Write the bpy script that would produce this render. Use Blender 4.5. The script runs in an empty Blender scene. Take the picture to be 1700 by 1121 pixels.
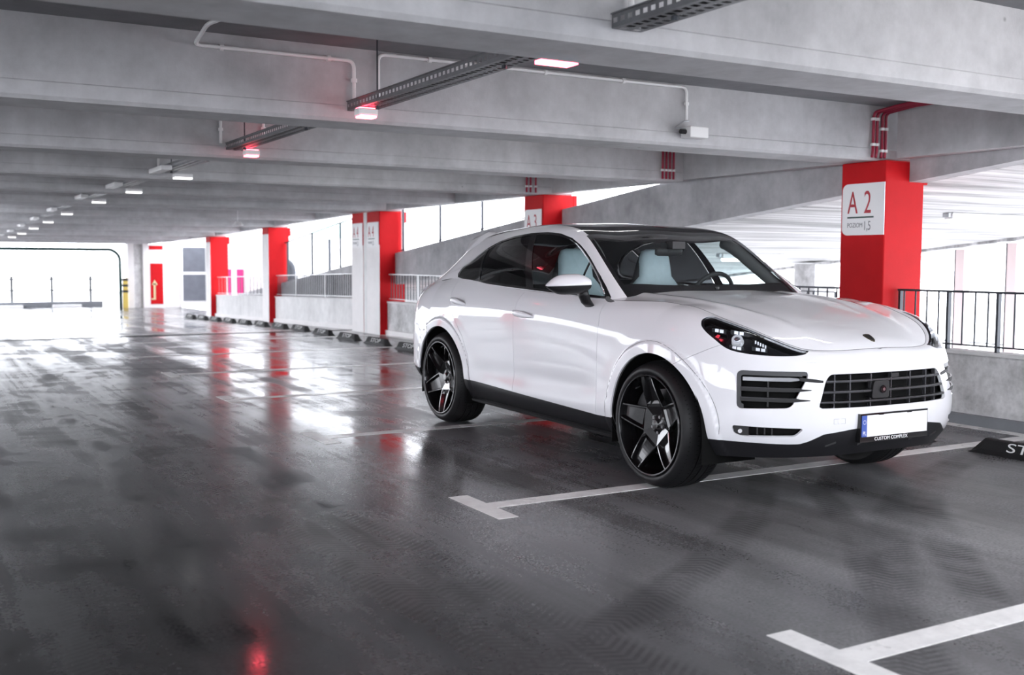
import bpy, bmesh, math, random
import numpy as np
from mathutils import Vector, Matrix, Euler
random.seed(7)
SC=bpy.context.scene; COL=SC.collection
# ================================================================ camera
F_PX=1759.1; YAW,PITCH,ROLL,CAMH=0.5226,0.0712,0.00385,1.3283
cam_d=bpy.data.cameras.new('camera'); cam=bpy.data.objects.new('camera',cam_d); COL.objects.link(cam)
cam_d.sensor_width=36.0; cam_d.lens=F_PX/1700*36.0; cam_d.clip_end=400
fw=Vector((math.sin(YAW)*math.cos(PITCH),math.cos(YAW)*math.cos(PITCH),-math.sin(PITCH)))
rt=Vector((math.cos(YAW),-math.sin(YAW),0)); up=rt.cross(fw)
r2=rt*math.cos(ROLL)+up*math.sin(ROLL); u2=-rt*math.sin(ROLL)+up*math.cos(ROLL)
m4=Matrix((r2,u2,-fw)).transposed().to_4x4(); m4.translation=Vector((0,0,CAMH)); cam.matrix_world=m4
cam_d.dof.use_dof=True; cam_d.dof.focus_distance=6.6; cam_d.dof.aperture_fstop=2.4
SC.camera=cam
# ================================================================ world, exposure
W=bpy.data.worlds.new('overcast_sky'); SC.world=W; W.use_nodes=True
nt=W.node_tree; bg=nt.nodes['Background']; bg.inputs[0].default_value=(0.90,0.93,1.0,1); bg.inputs[1].default_value=4.0
SC.view_settings.view_transform='Standard'; SC.view_settings.look='None'; SC.view_settings.gamma=1.0
SC.view_settings.use_curve_mapping=False; SC.view_settings.exposure=0.95
# ================================================================ helpers
def setp(o,label=None,cat=None,group=None,kind=None):
    if label: o['label']=label
    if cat: o['category']=cat
    if group: o['group']=group
    if kind: o['kind']=kind
    return o
def thing(name,label,cat,loc=(0,0,0),group=None,kind=None,rotz=0):
    o=bpy.data.objects.new(name,None); COL.objects.link(o); o.location=loc; o.rotation_euler=(0,0,rotz); o.empty_display_size=.1
    return setp(o,label,cat,group,kind)
def rootof(p):
    while p.parent: p=p.parent
    return p
def link(name,me,parent=None,mat=None,loc=None):
    o=bpy.data.objects.new(name,me); COL.objects.link(o)
    if mat is not None and len(me.materials)==0: me.materials.append(mat)
    if parent is not None: o.parent=parent
    if loc is not None:
        v=Vector(loc)
        if parent is not None and rootof(parent).type=='EMPTY' and not parent.get('_local'): v=v-rootof(parent).location
        o.location=v
    return o
def mk(name,verts,faces,mat,parent=None,smooth=False,local=False):
    """mesh object from world coordinates (shifted into the root's frame)"""
    v=np.asarray(verts,float)
    if parent is not None and not local:
        r=rootof(parent)
        if r.type=='EMPTY': v=v-np.array(r.location)
    me=bpy.data.meshes.new(name); me.from_pydata(v.tolist(),[],[list(map(int,f)) for f in faces]); me.update()
    if smooth: me.shade_smooth()
    return link(name,me,parent,mat)
BOXF=[(0,3,2,1),(4,5,6,7),(0,1,5,4),(1,2,6,5),(2,3,7,6),(3,0,4,7)]
def boxv(x0,x1,y0,y1,z0,z1): return [(x0,y0,z0),(x1,y0,z0),(x1,y1,z0),(x0,y1,z0),(x0,y0,z1),(x1,y0,z1),(x1,y1,z1),(x0,y1,z1)]
class MB:
    def __init__(s): s.v=[]; s.f=[]
    def add(s,v,f):
        b=len(s.v); s.v+= [tuple(x) for x in v]; s.f+=[tuple(i+b for i in q) for q in f]; return s
    def box(s,x0,x1,y0,y1,z0,z1): return s.add(boxv(min(x0,x1),max(x0,x1),min(y0,y1),max(y0,y1),min(z0,z1),max(z0,z1)),BOXF)
    def cyl(s,p,q,r,n=10,r2=None):
        p=Vector(p);q=Vector(q); d=(q-p).normalized(); a=d.orthogonal().normalized(); b=d.cross(a); r2=r if r2 is None else r2; v=[]
        for c,rr in ((p,r),(q,r2)):
            for i in range(n):
                t=2*math.pi*i/n; v.append(c+a*rr*math.cos(t)+b*rr*math.sin(t))
        f=[(i,(i+1)%n,n+(i+1)%n,n+i) for i in range(n)]+[tuple(range(n))[::-1],tuple(range(n,2*n))]
        return s.add(v,f)
    def tube(s,pts,r,n=8):
        """swept tube along a polyline"""
        P=[Vector(x) for x in pts]; N=len(P); v=[]; prev=None
        for i in range(N):
            d=((P[min(i+1,N-1)]-P[max(i-1,0)])).normalized()
            a=d.orthogonal().normalized() if prev is None else (prev-d*prev.dot(d)).normalized(); prev=a; b=d.cross(a)
            for k in range(n):
                t=2*math.pi*k/n; v.append(P[i]+a*r*math.cos(t)+b*r*math.sin(t))
        f=[(i*n+k,i*n+(k+1)%n,(i+1)*n+(k+1)%n,(i+1)*n+k) for i in range(N-1) for k in range(n)]
        f+=[tuple(range(n))[::-1],tuple(range((N-1)*n,N*n))]
        return s.add(v,f)
    def build(s,name,mat,parent=None,smooth=False,local=False): return mk(name,s.v,s.f,mat,parent,smooth,local)
def arcpts(path,r,n=6):
    """polyline with rounded corners"""
    P=[Vector(x) for x in path]; o=[P[0]]
    for i in range(1,len(P)-1):
        a=(P[i-1]-P[i]); b=(P[i+1]-P[i]); q=min(r,a.length*.45,b.length*.45); s=P[i]+a.normalized()*q; e=P[i]+b.normalized()*q
        for k in range(n+1):
            t=k/n; o.append(s*(1-t)**2+P[i]*2*t*(1-t)+e*t*t)
    o.append(P[-1]); return o
def bevel_obj(o,w,seg=2):
    bm=bmesh.new(); bm.from_mesh(o.data)
    bmesh.ops.bevel(bm,geom=[e for e in bm.edges if len(e.link_faces)==2 and e.calc_face_angle(0)>.6],offset=w,segments=seg,profile=.5,affect='EDGES')
    bm.to_mesh(o.data); bm.free(); return o
def box(name,x0,x1,y0,y1,z0,z1,mat,parent=None,bev=0,seg=2):
    o=mk(name,boxv(min(x0,x1),max(x0,x1),min(y0,y1),max(y0,y1),min(z0,z1),max(z0,z1)),BOXF,mat,parent)
    if bev: bevel_obj(o,bev,seg)
    return o
def text_mesh(body,size,sx=1.0,extrude=.001,align='LEFT'):
    cu=bpy.data.curves.new('txt','FONT'); cu.body=body; cu.size=size; cu.extrude=extrude; cu.align_x=align
    ob=bpy.data.objects.new('txt',cu); COL.objects.link(ob); bpy.context.view_layer.update()
    me=bpy.data.meshes.new_from_object(ob.evaluated_get(bpy.context.evaluated_depsgraph_get()))
    bpy.data.objects.remove(ob); bpy.data.curves.remove(cu)
    if sx!=1: me.transform(Matrix.Diagonal((sx,1,1,1)))
    return me
# ---------------------------------------------------------------- materials
MATS={}
def mat(name,col,rough=.5,metal=0,coat=0,coat_r=.05,emit=None,es=0,spec=None,noise=None,bump=None):
    """noise=(scale,amount): value variation; bump=(scale,strength)"""
    m=bpy.data.materials.new(name); m.use_nodes=True; t=m.node_tree; b=t.nodes['Principled BSDF']
    b.inputs['Base Color'].default_value=(*col,1); b.inputs['Roughness'].default_value=rough; b.inputs['Metallic'].default_value=metal
    b.inputs['Coat Weight'].default_value=coat; b.inputs['Coat Roughness'].default_value=coat_r
    if spec is not None: b.inputs['Specular IOR Level'].default_value=spec
    if emit: b.inputs['Emission Color'].default_value=(*emit,1); b.inputs['Emission Strength'].default_value=es
    if noise or bump:
        tc=t.nodes.new('ShaderNodeTexCoord'); 
    if noise:
        n=t.nodes.new('ShaderNodeTexNoise'); n.inputs['Scale'].default_value=noise[0]; n.inputs['Detail'].default_value=6; n.inputs['Roughness'].default_value=.6
        t.links.new(tc.outputs['Object'],n.inputs['Vector'])
        r=t.nodes.new('ShaderNodeMapRange'); r.inputs[1].default_value=.3; r.inputs[2].default_value=.7; r.inputs[3].default_value=1-noise[1]; r.inputs[4].default_value=1+noise[1]
        t.links.new(n.outputs['Fac'],r.inputs[0])
        x=t.nodes.new('ShaderNodeMix'); x.data_type='RGBA'; x.blend_type='MULTIPLY'; x.inputs[0].default_value=1; x.inputs[6].default_value=(*col,1)
        t.links.new(r.outputs[0],x.inputs[7]); t.links.new(x.outputs[2],b.inputs['Base Color'])
    if bump:
        n=t.nodes.new('ShaderNodeTexNoise'); n.inputs['Scale'].default_value=bump[0]; n.inputs['Detail'].default_value=5
        t.links.new(tc.outputs['Object'],n.inputs['Vector'])
        p=t.nodes.new('ShaderNodeBump'); p.inputs['Strength'].default_value=bump[1]; p.inputs['Distance'].default_value=.02
        t.links.new(n.outputs['Fac'],p.inputs['Height']); t.links.new(p.outputs[0],b.inputs['Normal'])
    MATS[name]=m; return m
class NT:
    """tiny node helper"""
    def __init__(s,m): s.t=m.node_tree; s.b=s.t.nodes['Principled BSDF']
    def n(s,typ,**kw):
        x=s.t.nodes.new(typ)
        for k,v in kw.items(): setattr(x,k,v)
        return x
    def l(s,a,b): s.t.links.new(a,b)
    def math(s,op,a,b=None,c=None,clamp=False):
        x=s.n('ShaderNodeMath',operation=op); x.use_clamp=clamp
        for i,v in enumerate((a,b,c)):
            if v is None: continue
            if isinstance(v,(int,float)): x.inputs[i].default_value=v
            else: s.l(v,x.inputs[i])
        return x.outputs[0]
    def noise(s,vec,scale,detail=5,rough=.55,dist=0):
        x=s.n('ShaderNodeTexNoise'); x.inputs['Scale'].default_value=scale; x.inputs['Detail'].default_value=detail; x.inputs['Roughness'].default_value=rough; x.inputs['Distortion'].default_value=dist
        s.l(vec,x.inputs['Vector']); return x.outputs['Fac']
    def mapping(s,vec,scale=(1,1,1),rot=(0,0,0),loc=(0,0,0)):
        x=s.n('ShaderNodeMapping'); x.inputs['Scale'].default_value=scale; x.inputs['Rotation'].default_value=rot; x.inputs['Location'].default_value=loc
        s.l(vec,x.inputs['Vector']); return x.outputs[0]
    def rng(s,f,a,b,c,d,clamp=True):
        x=s.n('ShaderNodeMapRange'); x.clamp=clamp
        for i,v in enumerate((a,b,c,d)): x.inputs[i+1].default_value=v
        s.l(f,x.inputs[0]); return x.outputs[0]
    def mix(s,f,a,b,typ='MIX'):
        x=s.n('ShaderNodeMix',data_type='RGBA',blend_type=typ)
        for i,v in ((0,f),(6,a),(7,b)):
            if isinstance(v,(int,float)): x.inputs[i].default_value=v
            elif isinstance(v,tuple): x.inputs[i].default_value=(*v,1) if len(v)==3 else v
            else: s.l(v,x.inputs[i])
        return x.outputs[2]
def concrete(name,col,amt=.18,stain=.3,bscale=(1,1,1),rough=.8,pits=True):
    m=mat(name,col,rough); k=NT(m); g=k.n('ShaderNodeNewGeometry').outputs['Position']
    p=k.mapping(g,bscale)
    n1=k.noise(p,.9,6,.6,.3); n2=k.noise(p,5.5,6,.65); n3=k.noise(k.mapping(g,(3,3,.35)),1.3,5,.6)
    v=k.math('ADD',k.math('MULTIPLY',n1,.5),k.math('MULTIPLY',n2,.3)); v=k.math('ADD',v,k.math('MULTIPLY',n3,.2))
    f=k.rng(v,.36,.64,1-amt-stain*.4,1+amt)
    c=k.mix(1.0,(*col,1),f,'MULTIPLY')
    if pits:
        vo=k.n('ShaderNodeTexVoronoi'); vo.inputs['Scale'].default_value=1.6; k.l(g,vo.inputs['Vector'])
        pit=k.rng(vo.outputs['Distance'],.012,.03,.45,1.0); c=k.mix(1.0,c,pit,'MULTIPLY')
    k.l(c,k.b.inputs['Base Color'])
    b=k.n('ShaderNodeBump'); b.inputs['Strength'].default_value=.25; b.inputs['Distance'].default_value=.01
    k.l(k.noise(g,22,6,.7),b.inputs['Height']); k.l(b.outputs[0],k.b.inputs['Normal'])
    return m
def glass(name,tint,ior=1.5,rough=0.0):
    m=bpy.data.materials.new(name); m.use_nodes=True; t=m.node_tree; t.nodes.remove(t.nodes['Principled BSDF'])
    o=t.nodes['Material Output']; a=t.nodes.new('ShaderNodeBsdfTransparent'); a.inputs[0].default_value=(*tint,1)
    g=t.nodes.new('ShaderNodeBsdfGlossy'); g.inputs['Roughness'].default_value=rough; g.inputs['Color'].default_value=(1,1,1,1)
    f=t.nodes.new('ShaderNodeFresnel'); x=t.nodes.new('ShaderNodeMixShader')
    # thin pane: same reflectance from both sides
    ge=t.nodes.new('ShaderNodeNewGeometry'); mr=t.nodes.new('ShaderNodeMapRange'); mr.inputs[3].default_value=ior; mr.inputs[4].default_value=1/ior
    t.links.new(ge.outputs['Backfacing'],mr.inputs[0]); t.links.new(mr.outputs[0],f.inputs[0])
    t.links.new(f.outputs[0],x.inputs[0]); t.links.new(a.outputs[0],x.inputs[1]); t.links.new(g.outputs[0],x.inputs[2]); t.links.new(x.outputs[0],o.inputs['Surface'])
    MATS[name]=m; return m
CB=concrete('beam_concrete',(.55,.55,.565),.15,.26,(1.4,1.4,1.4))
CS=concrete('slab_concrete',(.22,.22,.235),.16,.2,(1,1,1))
CW=concrete('parapet_concrete',(.66,.66,.665),.26,.5,(3.2,3.2,3.2))
CWL=concrete('pale_concrete',(.80,.80,.80),.12,.3,(1,1,1))
CK=concrete('kerb_grey',(.20,.21,.23),.12,.2,(1,1,1),.7,False)
WHITEP=mat('white_paint',(.80,.80,.80),.45,noise=(3,.06))
REDP=mat('red_paint',(.52,.006,.010),.6,spec=.15,noise=(2.2,.10),bump=(25,.06))
DARKMET=mat('dark_metal',(.05,.055,.065),.45,.6)
GALV=mat('galvanised_steel',(.42,.43,.45),.38,.9,noise=(9,.15))
TRAYM=mat('tray_steel',(.20,.205,.215),.5,.75,noise=(9,.15))
PVC=mat('white_pvc',(.90,.90,.90),.4)
REDPIPE=mat('red_pipe',(.33,.012,.045),.4)
BLACKP=mat('black_plastic',(.012,.012,.013),.5)
RUBBER=mat('rubber',(.012,.012,.013),.6,spec=.25,bump=(60,.15))
LAMPW=mat('white_lamp_box',(.85,.85,.85),.4)
REDLED=mat('red_led',(.9,.2,.2),.4,emit=(1.0,.06,.10),es=11)
TUBEW=mat('lamp_tube',(.9,.9,.9),.4,emit=(1,.98,.95),es=4)
FILLT=mat('fill_tube',(.9,.9,.9),.4,emit=(1,.985,.97),es=14)
BAYW=mat('bay_led_white',(.9,.9,.9),.4,emit=(1,.99,.97),es=1.2)
FILLT0=mat('fill_tube_bright',(.9,.9,.9),.4,emit=(1,.985,.97),es=48)
PAPER=mat('sign_white',(.82,.82,.83),.4)
SIGNRED=mat('sign_red_print',(.42,.015,.03),.5)
SIGNGREY=mat('sign_grey_print',(.22,.22,.24),.5)
SIGNGREEN=mat('sign_dark_line',(.01,.04,.035),.5)
MAGENTA=mat('magenta_panel',(.55,.02,.17),.5)
YELLOW=mat('yellow_paint',(.62,.46,.10),.5)
DOORGREY=mat('grey_door',(.11,.12,.145),.5,noise=(4,.12))
GREENM=mat('dark_green_metal',(.02,.06,.055),.5)
BUFF=mat('buff_plastic',(.62,.52,.30),.5)
PALEPINK=mat('pale_pink_paint',(.80,.66,.66),.6)
# ================================================================ setting: floors, slabs, beams, columns, walls
ZB,ZS=2.23,2.70
def zf(y): return -.0215*(min(max(y,19.3),31)-19.3)-.0095*max(0,y-31)
# ---- floor material: worn glossy resin with tyre tracks
FL=mat('floor_resin',(.085,.085,.09),.3); k=NT(FL); G=k.n('ShaderNodeNewGeometry').outputs['Position']
sep=k.n('ShaderNodeSeparateXYZ'); k.l(G,sep.inputs[0]); X_,Y_=sep.outputs[0],sep.outputs[1]
long_=k.mapping(G,(2.4,.16,1),(0,0,.04)); n_l=k.noise(long_,1.0,4,.5,.15); n_l2=k.noise(k.mapping(G,(14,.35,1),(0,0,-.03)),1.0,4,.55,.1)
cross=k.mapping(G,(.5,1.6,1),(0,0,.1)); n_c=k.noise(cross,1.0,4,.5,.2)
n_b=k.noise(G,.5,3,.5,.2); n_f=k.noise(G,14,6,.7); n_g=k.noise(G,70,2,.5)
n_w=k.noise(G,1.6,4,.6,.8)
tr=None
wob=k.math('MULTIPLY',k.math('SUBTRACT',n_b,.5),.30)
# straight-ish wheel paths along the lane and curved ones into the bays: (centre x, centre y, radius, half width)
for cx,cy,r,w in ((-33.3,3.2,35.0,.14),(-33.3,3.2,35.25,.03),(-20,4,21.87,.07),(-50,8,50.75,.13),(30,6,29.4,.10),(8.4,-1.9,6.9,.11),(8.6,-.9,6.05,.10),(.2,8.4,5.6,.10),(-3,9.2,9.0,.09),(60,9,58.2,.12)):
    dx=k.math('SUBTRACT',X_,cx); dy=k.math('SUBTRACT',Y_,cy)
    d=k.math('SQRT',k.math('ADD',k.math('MULTIPLY',dx,dx),k.math('MULTIPLY',dy,dy)))
    off=k.math('ADD',k.math('SUBTRACT',d,r),wob)
    d=k.math('ABSOLUTE',off)
    t=k.rng(d,w*.7,w*1.3,1,0)
    # tread blocks across the print: slanted bars along the arc
    al=k.math('MULTIPLY',k.math('ARCTAN2',dy,dx),r*150.0); al=k.math('ADD',al,k.math('MULTIPLY',d,90.0))
    bars=k.rng(k.math('SINE',al),-.5,.5,.45,1); t=k.math('MULTIPLY',t,bars)
    tr=t if tr is None else k.math('MAXIMUM',tr,t)
trd=k.math('MULTIPLY',tr,k.rng(n_w,.35,.6,.25,1)); trd=k.math('MULTIPLY',trd,k.rng(n_f,.35,.6,.8,1))
val=k.math('ADD',k.math('MULTIPLY',n_l,.50),k.math('MULTIPLY',n_c,.16)); val=k.math('ADD',val,k.math('MULTIPLY',n_b,.40))
base=k.rng(val,.40,.68,.050,.185); base=k.math('MULTIPLY',base,k.rng(n_f,.3,.7,.90,1.10)); base=k.math('MULTIPLY',base,k.rng(n_g,.32,.68,.66,1.38))
base=k.math('MULTIPLY',base,k.math('SUBTRACT',1,k.math('MULTIPLY',trd,.62)))
lane=k.math('ADD',X_,k.math('MULTIPLY',k.math('SUBTRACT',n_b,.5),2.2)); base=k.math('MULTIPLY',base,k.rng(lane,.7,2.9,.25,1.15))
cc=k.n('ShaderNodeCombineColor'); k.l(base,cc.inputs[0]); k.l(k.math('MULTIPLY',base,.99),cc.inputs[1]); k.l(k.math('MULTIPLY',base,1.03),cc.inputs[2])
k.l(cc.outputs[0],k.b.inputs['Base Color'])
ro=k.math('ADD',k.rng(n_l,.36,.64,.12,.30),k.rng(n_l2,.35,.65,-.03,.05)); ro=k.math('ADD',ro,k.rng(n_w,.35,.65,-.05,.06)); ro=k.math('ADD',ro,k.math('MULTIPLY',trd,.12))
ro=k.math('ADD',ro,k.rng(n_c,.35,.65,-.04,.04)); ro=k.math('ADD',ro,k.rng(n_g,.32,.68,-.05,.05)); ro=k.math('MAXIMUM',ro,.06)
# dusty matte patch on the bays at the near right
pdx=k.math('SUBTRACT',X_,5.4); pdy=k.math('SUBTRACT',Y_,2.6); pd=k.math('SQRT',k.math('ADD',k.math('MULTIPLY',pdx,pdx),k.math('MULTIPLY',pdy,pdy))); pd=k.math('ADD',pd,k.math('MULTIPLY',k.math('SUBTRACT',n_w,.5),1.6))
dust=k.rng(pd,1.6,3.6,1,0); ro=k.math('ADD',ro,k.math('MULTIPLY',dust,.20))
k.l(ro,k.b.inputs['Roughness']); k.l(k.math('MULTIPLY',k.rng(dust,0,1,1,.35),k.rng(lane,1.0,3.2,.72,.46)),k.b.inputs['Specular IOR Level'])
bp=k.n('ShaderNodeBump'); bp.inputs['Strength'].default_value=.03; bp.inputs['Distance'].default_value=.003
k.l(k.math('ADD',n_g,k.math('MULTIPLY',n_f,.4)),bp.inputs['Height']); k.l(bp.outputs[0],k.b.inputs['Normal'])
# ---- floor plates
mk('floor',[(-6.3,-2.4,0),(8.0,-2.4,0),(8.0,19.28,0),(-6.3,19.28,0),(-6.3,-2.4,-.25),(8,-2.4,-.25),(8,19.28,-.25),(-6.3,19.28,-.25)],[(0,1,2,3),(4,7,6,5),(0,4,5,1),(1,5,6,2),(2,6,7,3),(3,7,4,0)],FL)['kind']='structure'
ys=[19.36,31.0,41.2]; v=[];f=[]
for y in ys: v+=[(-6.3,y,zf(y)),(8.6,y,zf(y)),(-6.3,y,zf(y)-.25),(8.6,y,zf(y)-.25)]
for i in range(2):
    b=4*i; f+=[(b,b+1,b+5,b+4),(b+2,b+6,b+7,b+3),(b,b+4,b+6,b+2),(b+1,b+3,b+7,b+5)]
f+=[(0,2,3,1),(8,9,11,10)]
mk('floor',v,f,FL)['kind']='structure'
JM=mat('joint_rubber',(.01,.01,.011),.6)
o=box('trim_1',-6.3,8.0,19.28,19.36,-.25,.006,JM); o['kind']='structure'
# ---- ceiling slabs (deck above) following the floor
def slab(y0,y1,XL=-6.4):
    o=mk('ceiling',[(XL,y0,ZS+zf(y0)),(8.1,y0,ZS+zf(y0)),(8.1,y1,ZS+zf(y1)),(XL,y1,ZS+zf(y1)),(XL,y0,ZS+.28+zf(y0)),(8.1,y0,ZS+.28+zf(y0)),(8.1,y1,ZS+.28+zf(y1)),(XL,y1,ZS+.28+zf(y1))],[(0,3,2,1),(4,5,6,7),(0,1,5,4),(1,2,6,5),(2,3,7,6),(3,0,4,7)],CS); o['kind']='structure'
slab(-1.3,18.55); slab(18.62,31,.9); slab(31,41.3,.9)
# ---- ceiling beams across the lane
BEAMS=[.86,3.70,6.55,9.38,12.2,15.0,17.85,18.7,21.5,24.4,27.2,30.0,32.8,35.7,38.5]
ordn=['first','second','third','fourth','fifth','sixth','seventh','eighth','ninth','tenth','eleventh','twelfth','thirteenth','fourteenth']
SPOT={3.70:'large pale concrete ceiling beam nearest the camera, crossing the top of the photo',6.55:'concrete ceiling beam resting on the column marked A2, white conduit on its face',9.38:'concrete ceiling beam between columns A2 and A3, second cable tray ends at it',12.2:'concrete ceiling beam resting on the column marked A3',15.0:'concrete ceiling beam between column A3 and the paired columns',17.85:'concrete ceiling beam over the nearer of the paired columns',18.7:'concrete ceiling beam over the farther of the paired columns',21.5:'concrete ceiling beam just beyond the paired columns',24.4:'concrete ceiling beam over the single red column past the paired columns',30.0:'concrete ceiling beam over the farthest red column',38.5:'farthest concrete ceiling beam, just before the bright opening'}
for yb in BEAMS:
    z=zf(yb); y0,y1=yb,yb+.40; x0,x1=-6.3,(7.97 if yb in (6.55,12.2,17.85,18.7,24.4,30.0,.86) else 7.60)
    if yb>18.5: x0=.9      # past the joint the upper deck stops beside the lane
    lab=SPOT.get(yb)
    if lab is None: lab='concrete ceiling beam behind the camera' if yb<2 else {27.2:'concrete ceiling beam midway between the two farthest red columns',32.8:'concrete ceiling beam first past the farthest red column',35.7:'concrete ceiling beam second past the farthest red column'}[yb]
    c=.022; lo=ZB+z
    # section: slightly tapered web, chamfered soffit, shallow step of the lower form board
    prof=[(y0-.012,ZS+z+.01),(y0-.004,lo+.105),(y0-.010,lo+.098),(y0-.006,lo+c),(y0+c-.006,lo),(y1-c+.006,lo),(y1+.006,lo+c),(y1+.010,lo+.098),(y1+.004,lo+.105),(y1+.012,ZS+z+.01)]
    n=len(prof); xs=np.linspace(x0,x1,2); v=[(x,a,b) for x in xs for a,b in prof]
    f=[(i,i+1,n+i+1,n+i) for i in range(n-1)]+[(n-1,0,n,2*n-1)]+[tuple(range(n)),tuple(range(2*n-1,n-1,-1))]
    o=mk('ceiling_beam',v,[q[::-1] for q in f],CB); setp(o,lab,'beam','ceiling beams')
    if yb<2: o['group']='ceiling beams behind the camera'
# ---- edge girder along the column line
GIR=[(1.26,6.45),(6.95,12.15),(12.65,17.75),(18.36,18.51),(19.1,24.4),(24.9,29.8),(30.3,41.2)]
GL=['edge girder right of column A2 above the parapet railing','edge girder between columns A2 and A3','edge girder between column A3 and the paired columns','short edge girder between the two paired columns','edge girder past the paired columns','edge girder between the two farthest red columns','edge girder beyond the farthest red column']
for (a,b),l in zip(GIR,GL):
    za,zb=zf(a),zf(b); lo=ZB+.02
    o=mk('edge_girder',[(7.60,a,lo+za),(7.76,a,lo+za),(7.76,b,lo+zb),(7.60,b,lo+zb),(7.60,a,ZS-.002+za),(7.76,a,ZS-.002+za),(7.76,b,ZS-.002+zb),(7.60,b,ZS-.002+zb)],BOXF,CB)
    setp(o,'concrete '+l,'girder','edge girders')
# ---- columns
CWHT=concrete('white_and_glare_concrete',(.84,.82,.82),.05,.06,(1,1,1),.6,False)  # white walls and pillars; on column fronts it paints in daylight glare
def column(y0,lab,white=False,sign=None,name='column',dp=.5):
    z=zf(y0+.25); zt=ZB+z; x0,x1,y1=7.47,7.97,y0+dp
    t=thing(name,lab,'column',((x0+x1)/2,y0+.25,z),'red columns along the parapet')
    o=box('shaft',x0,x1,y0,y1,z,zt-.0,REDP,t,.012,2)
    box('capital',x1-.02,x1+.045,y0-.004,y1+.004,zt-.20,zt,REDP,t,.006,1)
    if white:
        box('glare_white_face',x0-.004,x0+.002,y0+.003,y1-.003,z+.002,zt-.60 if sign else zt-.16,CWHT,t)  # bright daylight on the red shaft, put in as a white face
    if sign:
        zc=zt-.42; h=.46; P=[]
        # plate facing the lane: rounded on its far side, square at the near corner
        r=.06; ya,yb_=y0+.03 if sign!='A 2' else y0-.0,y0+dp-.025
        pts=[(ya,zc-h/2),(ya,zc+h/2)]
        for cx_,cz_,a0 in ((yb_-r,zc+h/2-r,90),(yb_-r,zc-h/2+r,0)):
            pts+= [(cx_+r*math.cos(math.radians(a0-k*15)),cz_+r*math.sin(math.radians(a0-k*15))) for k in range(7)]
        n=len(pts); xx=x0-.009
        v=[(xx,a,b) for a,b in pts]+[(x0-.001,a,b) for a,b in pts]
        f=[tuple(range(n)),tuple(range(2*n-1,n-1,-1))]+[(i,n+i,n+(i+1)%n,(i+1)%n) for i in range(n)]
        pl=mk('sign_plate',v,f,PAPER,t); pl['label']='white sign plate reading '+sign.replace(' ','')
        def tx(body,size,sx,yl,zl,m,nm):
            me=text_mesh(body,size,sx,.0008); me.transform(Matrix(((0,0,-1,0),(-1,0,0,0),(0,1,0,0),(0,0,0,1))))
            me.materials.append(m); q=bpy.data.objects.new(nm,me); COL.objects.link(q); q.parent=pl; q.location=Vector((xx-.0012,yl,zl))-t.location
        yl=yb_-.062
        tx(sign[0],.285,.62,yl,zc-.035,SIGNRED,'letter'); tx(sign[-1],.285,.62,yl-.185,zc-.035,SIGNRED,'numeral')
        b_=MB().box(xx-.002,xx,yl-.30,yl,zc-.078,zc-.064); b_.build('rule_line',SIGNGREEN,pl)
        tx('POZIOM',.058,.80,yl,zc-.16,SIGNGREY,'level_word'); tx('1,5',.115,.62,yl-.185,zc-.185,SIGNGREY,'level_number')
    return t
column(6.45,'red square concrete column with white sign reading A2, behind the car hood',sign='A 2')
column(12.15,'red square concrete column with white sign reading A3, behind the car roof',sign='A 3')
column(17.75,'nearer of the paired red columns, glare-white lower front and a small A4 sign',True,'A 4',dp=.60)
column(18.52,'farther of the paired red columns, glare-white lower front and a small A4 sign',True,'A 4',dp=.58)
setp(box('joint_filler',7.474,7.76,18.36,18.515,0,ZB,CWL),'pale filler strip in the gap between the paired columns','filler')
column(24.4,'single red column with glare-white front face just past the paired columns',True)
column(29.8,'farthest red column with glare-white front face, beside the dark grey door',True)
column(.75,'red square concrete column outside the right edge of the view')
# ---- parapet walls and kerb between the columns
SEG=[(-2.4,.75,CW),(1.25,6.45,CW),(6.95,12.15,CW),(12.65,17.75,CW),(19.1,24.4,CWL),(24.9,29.8,CWL)]
for i,(a,b,m) in enumerate(SEG):
    za,zb=zf(a),zf(b)
    def pris(nm,x0,x1,lo,hi,mm):
        o=mk(nm,[(x0,a,lo+za),(x1,a,lo+za),(x1,b,lo+zb),(x0,b,lo+zb),(x0,a,hi+za),(x1,a,hi+za),(x1,b,hi+zb),(x0,b,hi+zb)],BOXF,mm); o['kind']='structure'; return o
    pris('wall_right',7.62,7.76,0,.58,m)
    pris('trim_2',7.605,7.775,.58,.61,CWL)
    pris('baseboard_right',7.575,7.618,0,.09,CK if a<12 else CWHT)
# unseen sides of the deck: parapet on the lane's other side and behind the camera
o=box('wall_left',-6.3,-6.15,-2.3,41.2,-.4,.90,CW); o['kind']='structure'
o=box('wall_back',-6.1,7.55,-2.38,-2.25,0,.95,CW); o['kind']='structure'
for i,y in enumerate((.75,6.45,12.15,17.75,24.4,29.8)):
    t=thing('column','red column standing along the parapet left of the lane','column',(-5.85,y+.25,zf(y)),'columns along the left parapet')
    box('shaft',-6.1,-5.6,y,y+.5,zf(y),ZB+zf(y),REDP,t,.012)
# ---- outside ground
GR=mat('pale_ground',(.62,.62,.62),.9,noise=(.05,.1))
o=mk('floor',[(-150,-150,-4.2),(150,-150,-4.2),(150,200,-4.2),(-150,200,-4.2)],[(0,1,2,3)],GR); o['kind']='structure'; o.name='ground'
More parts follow.
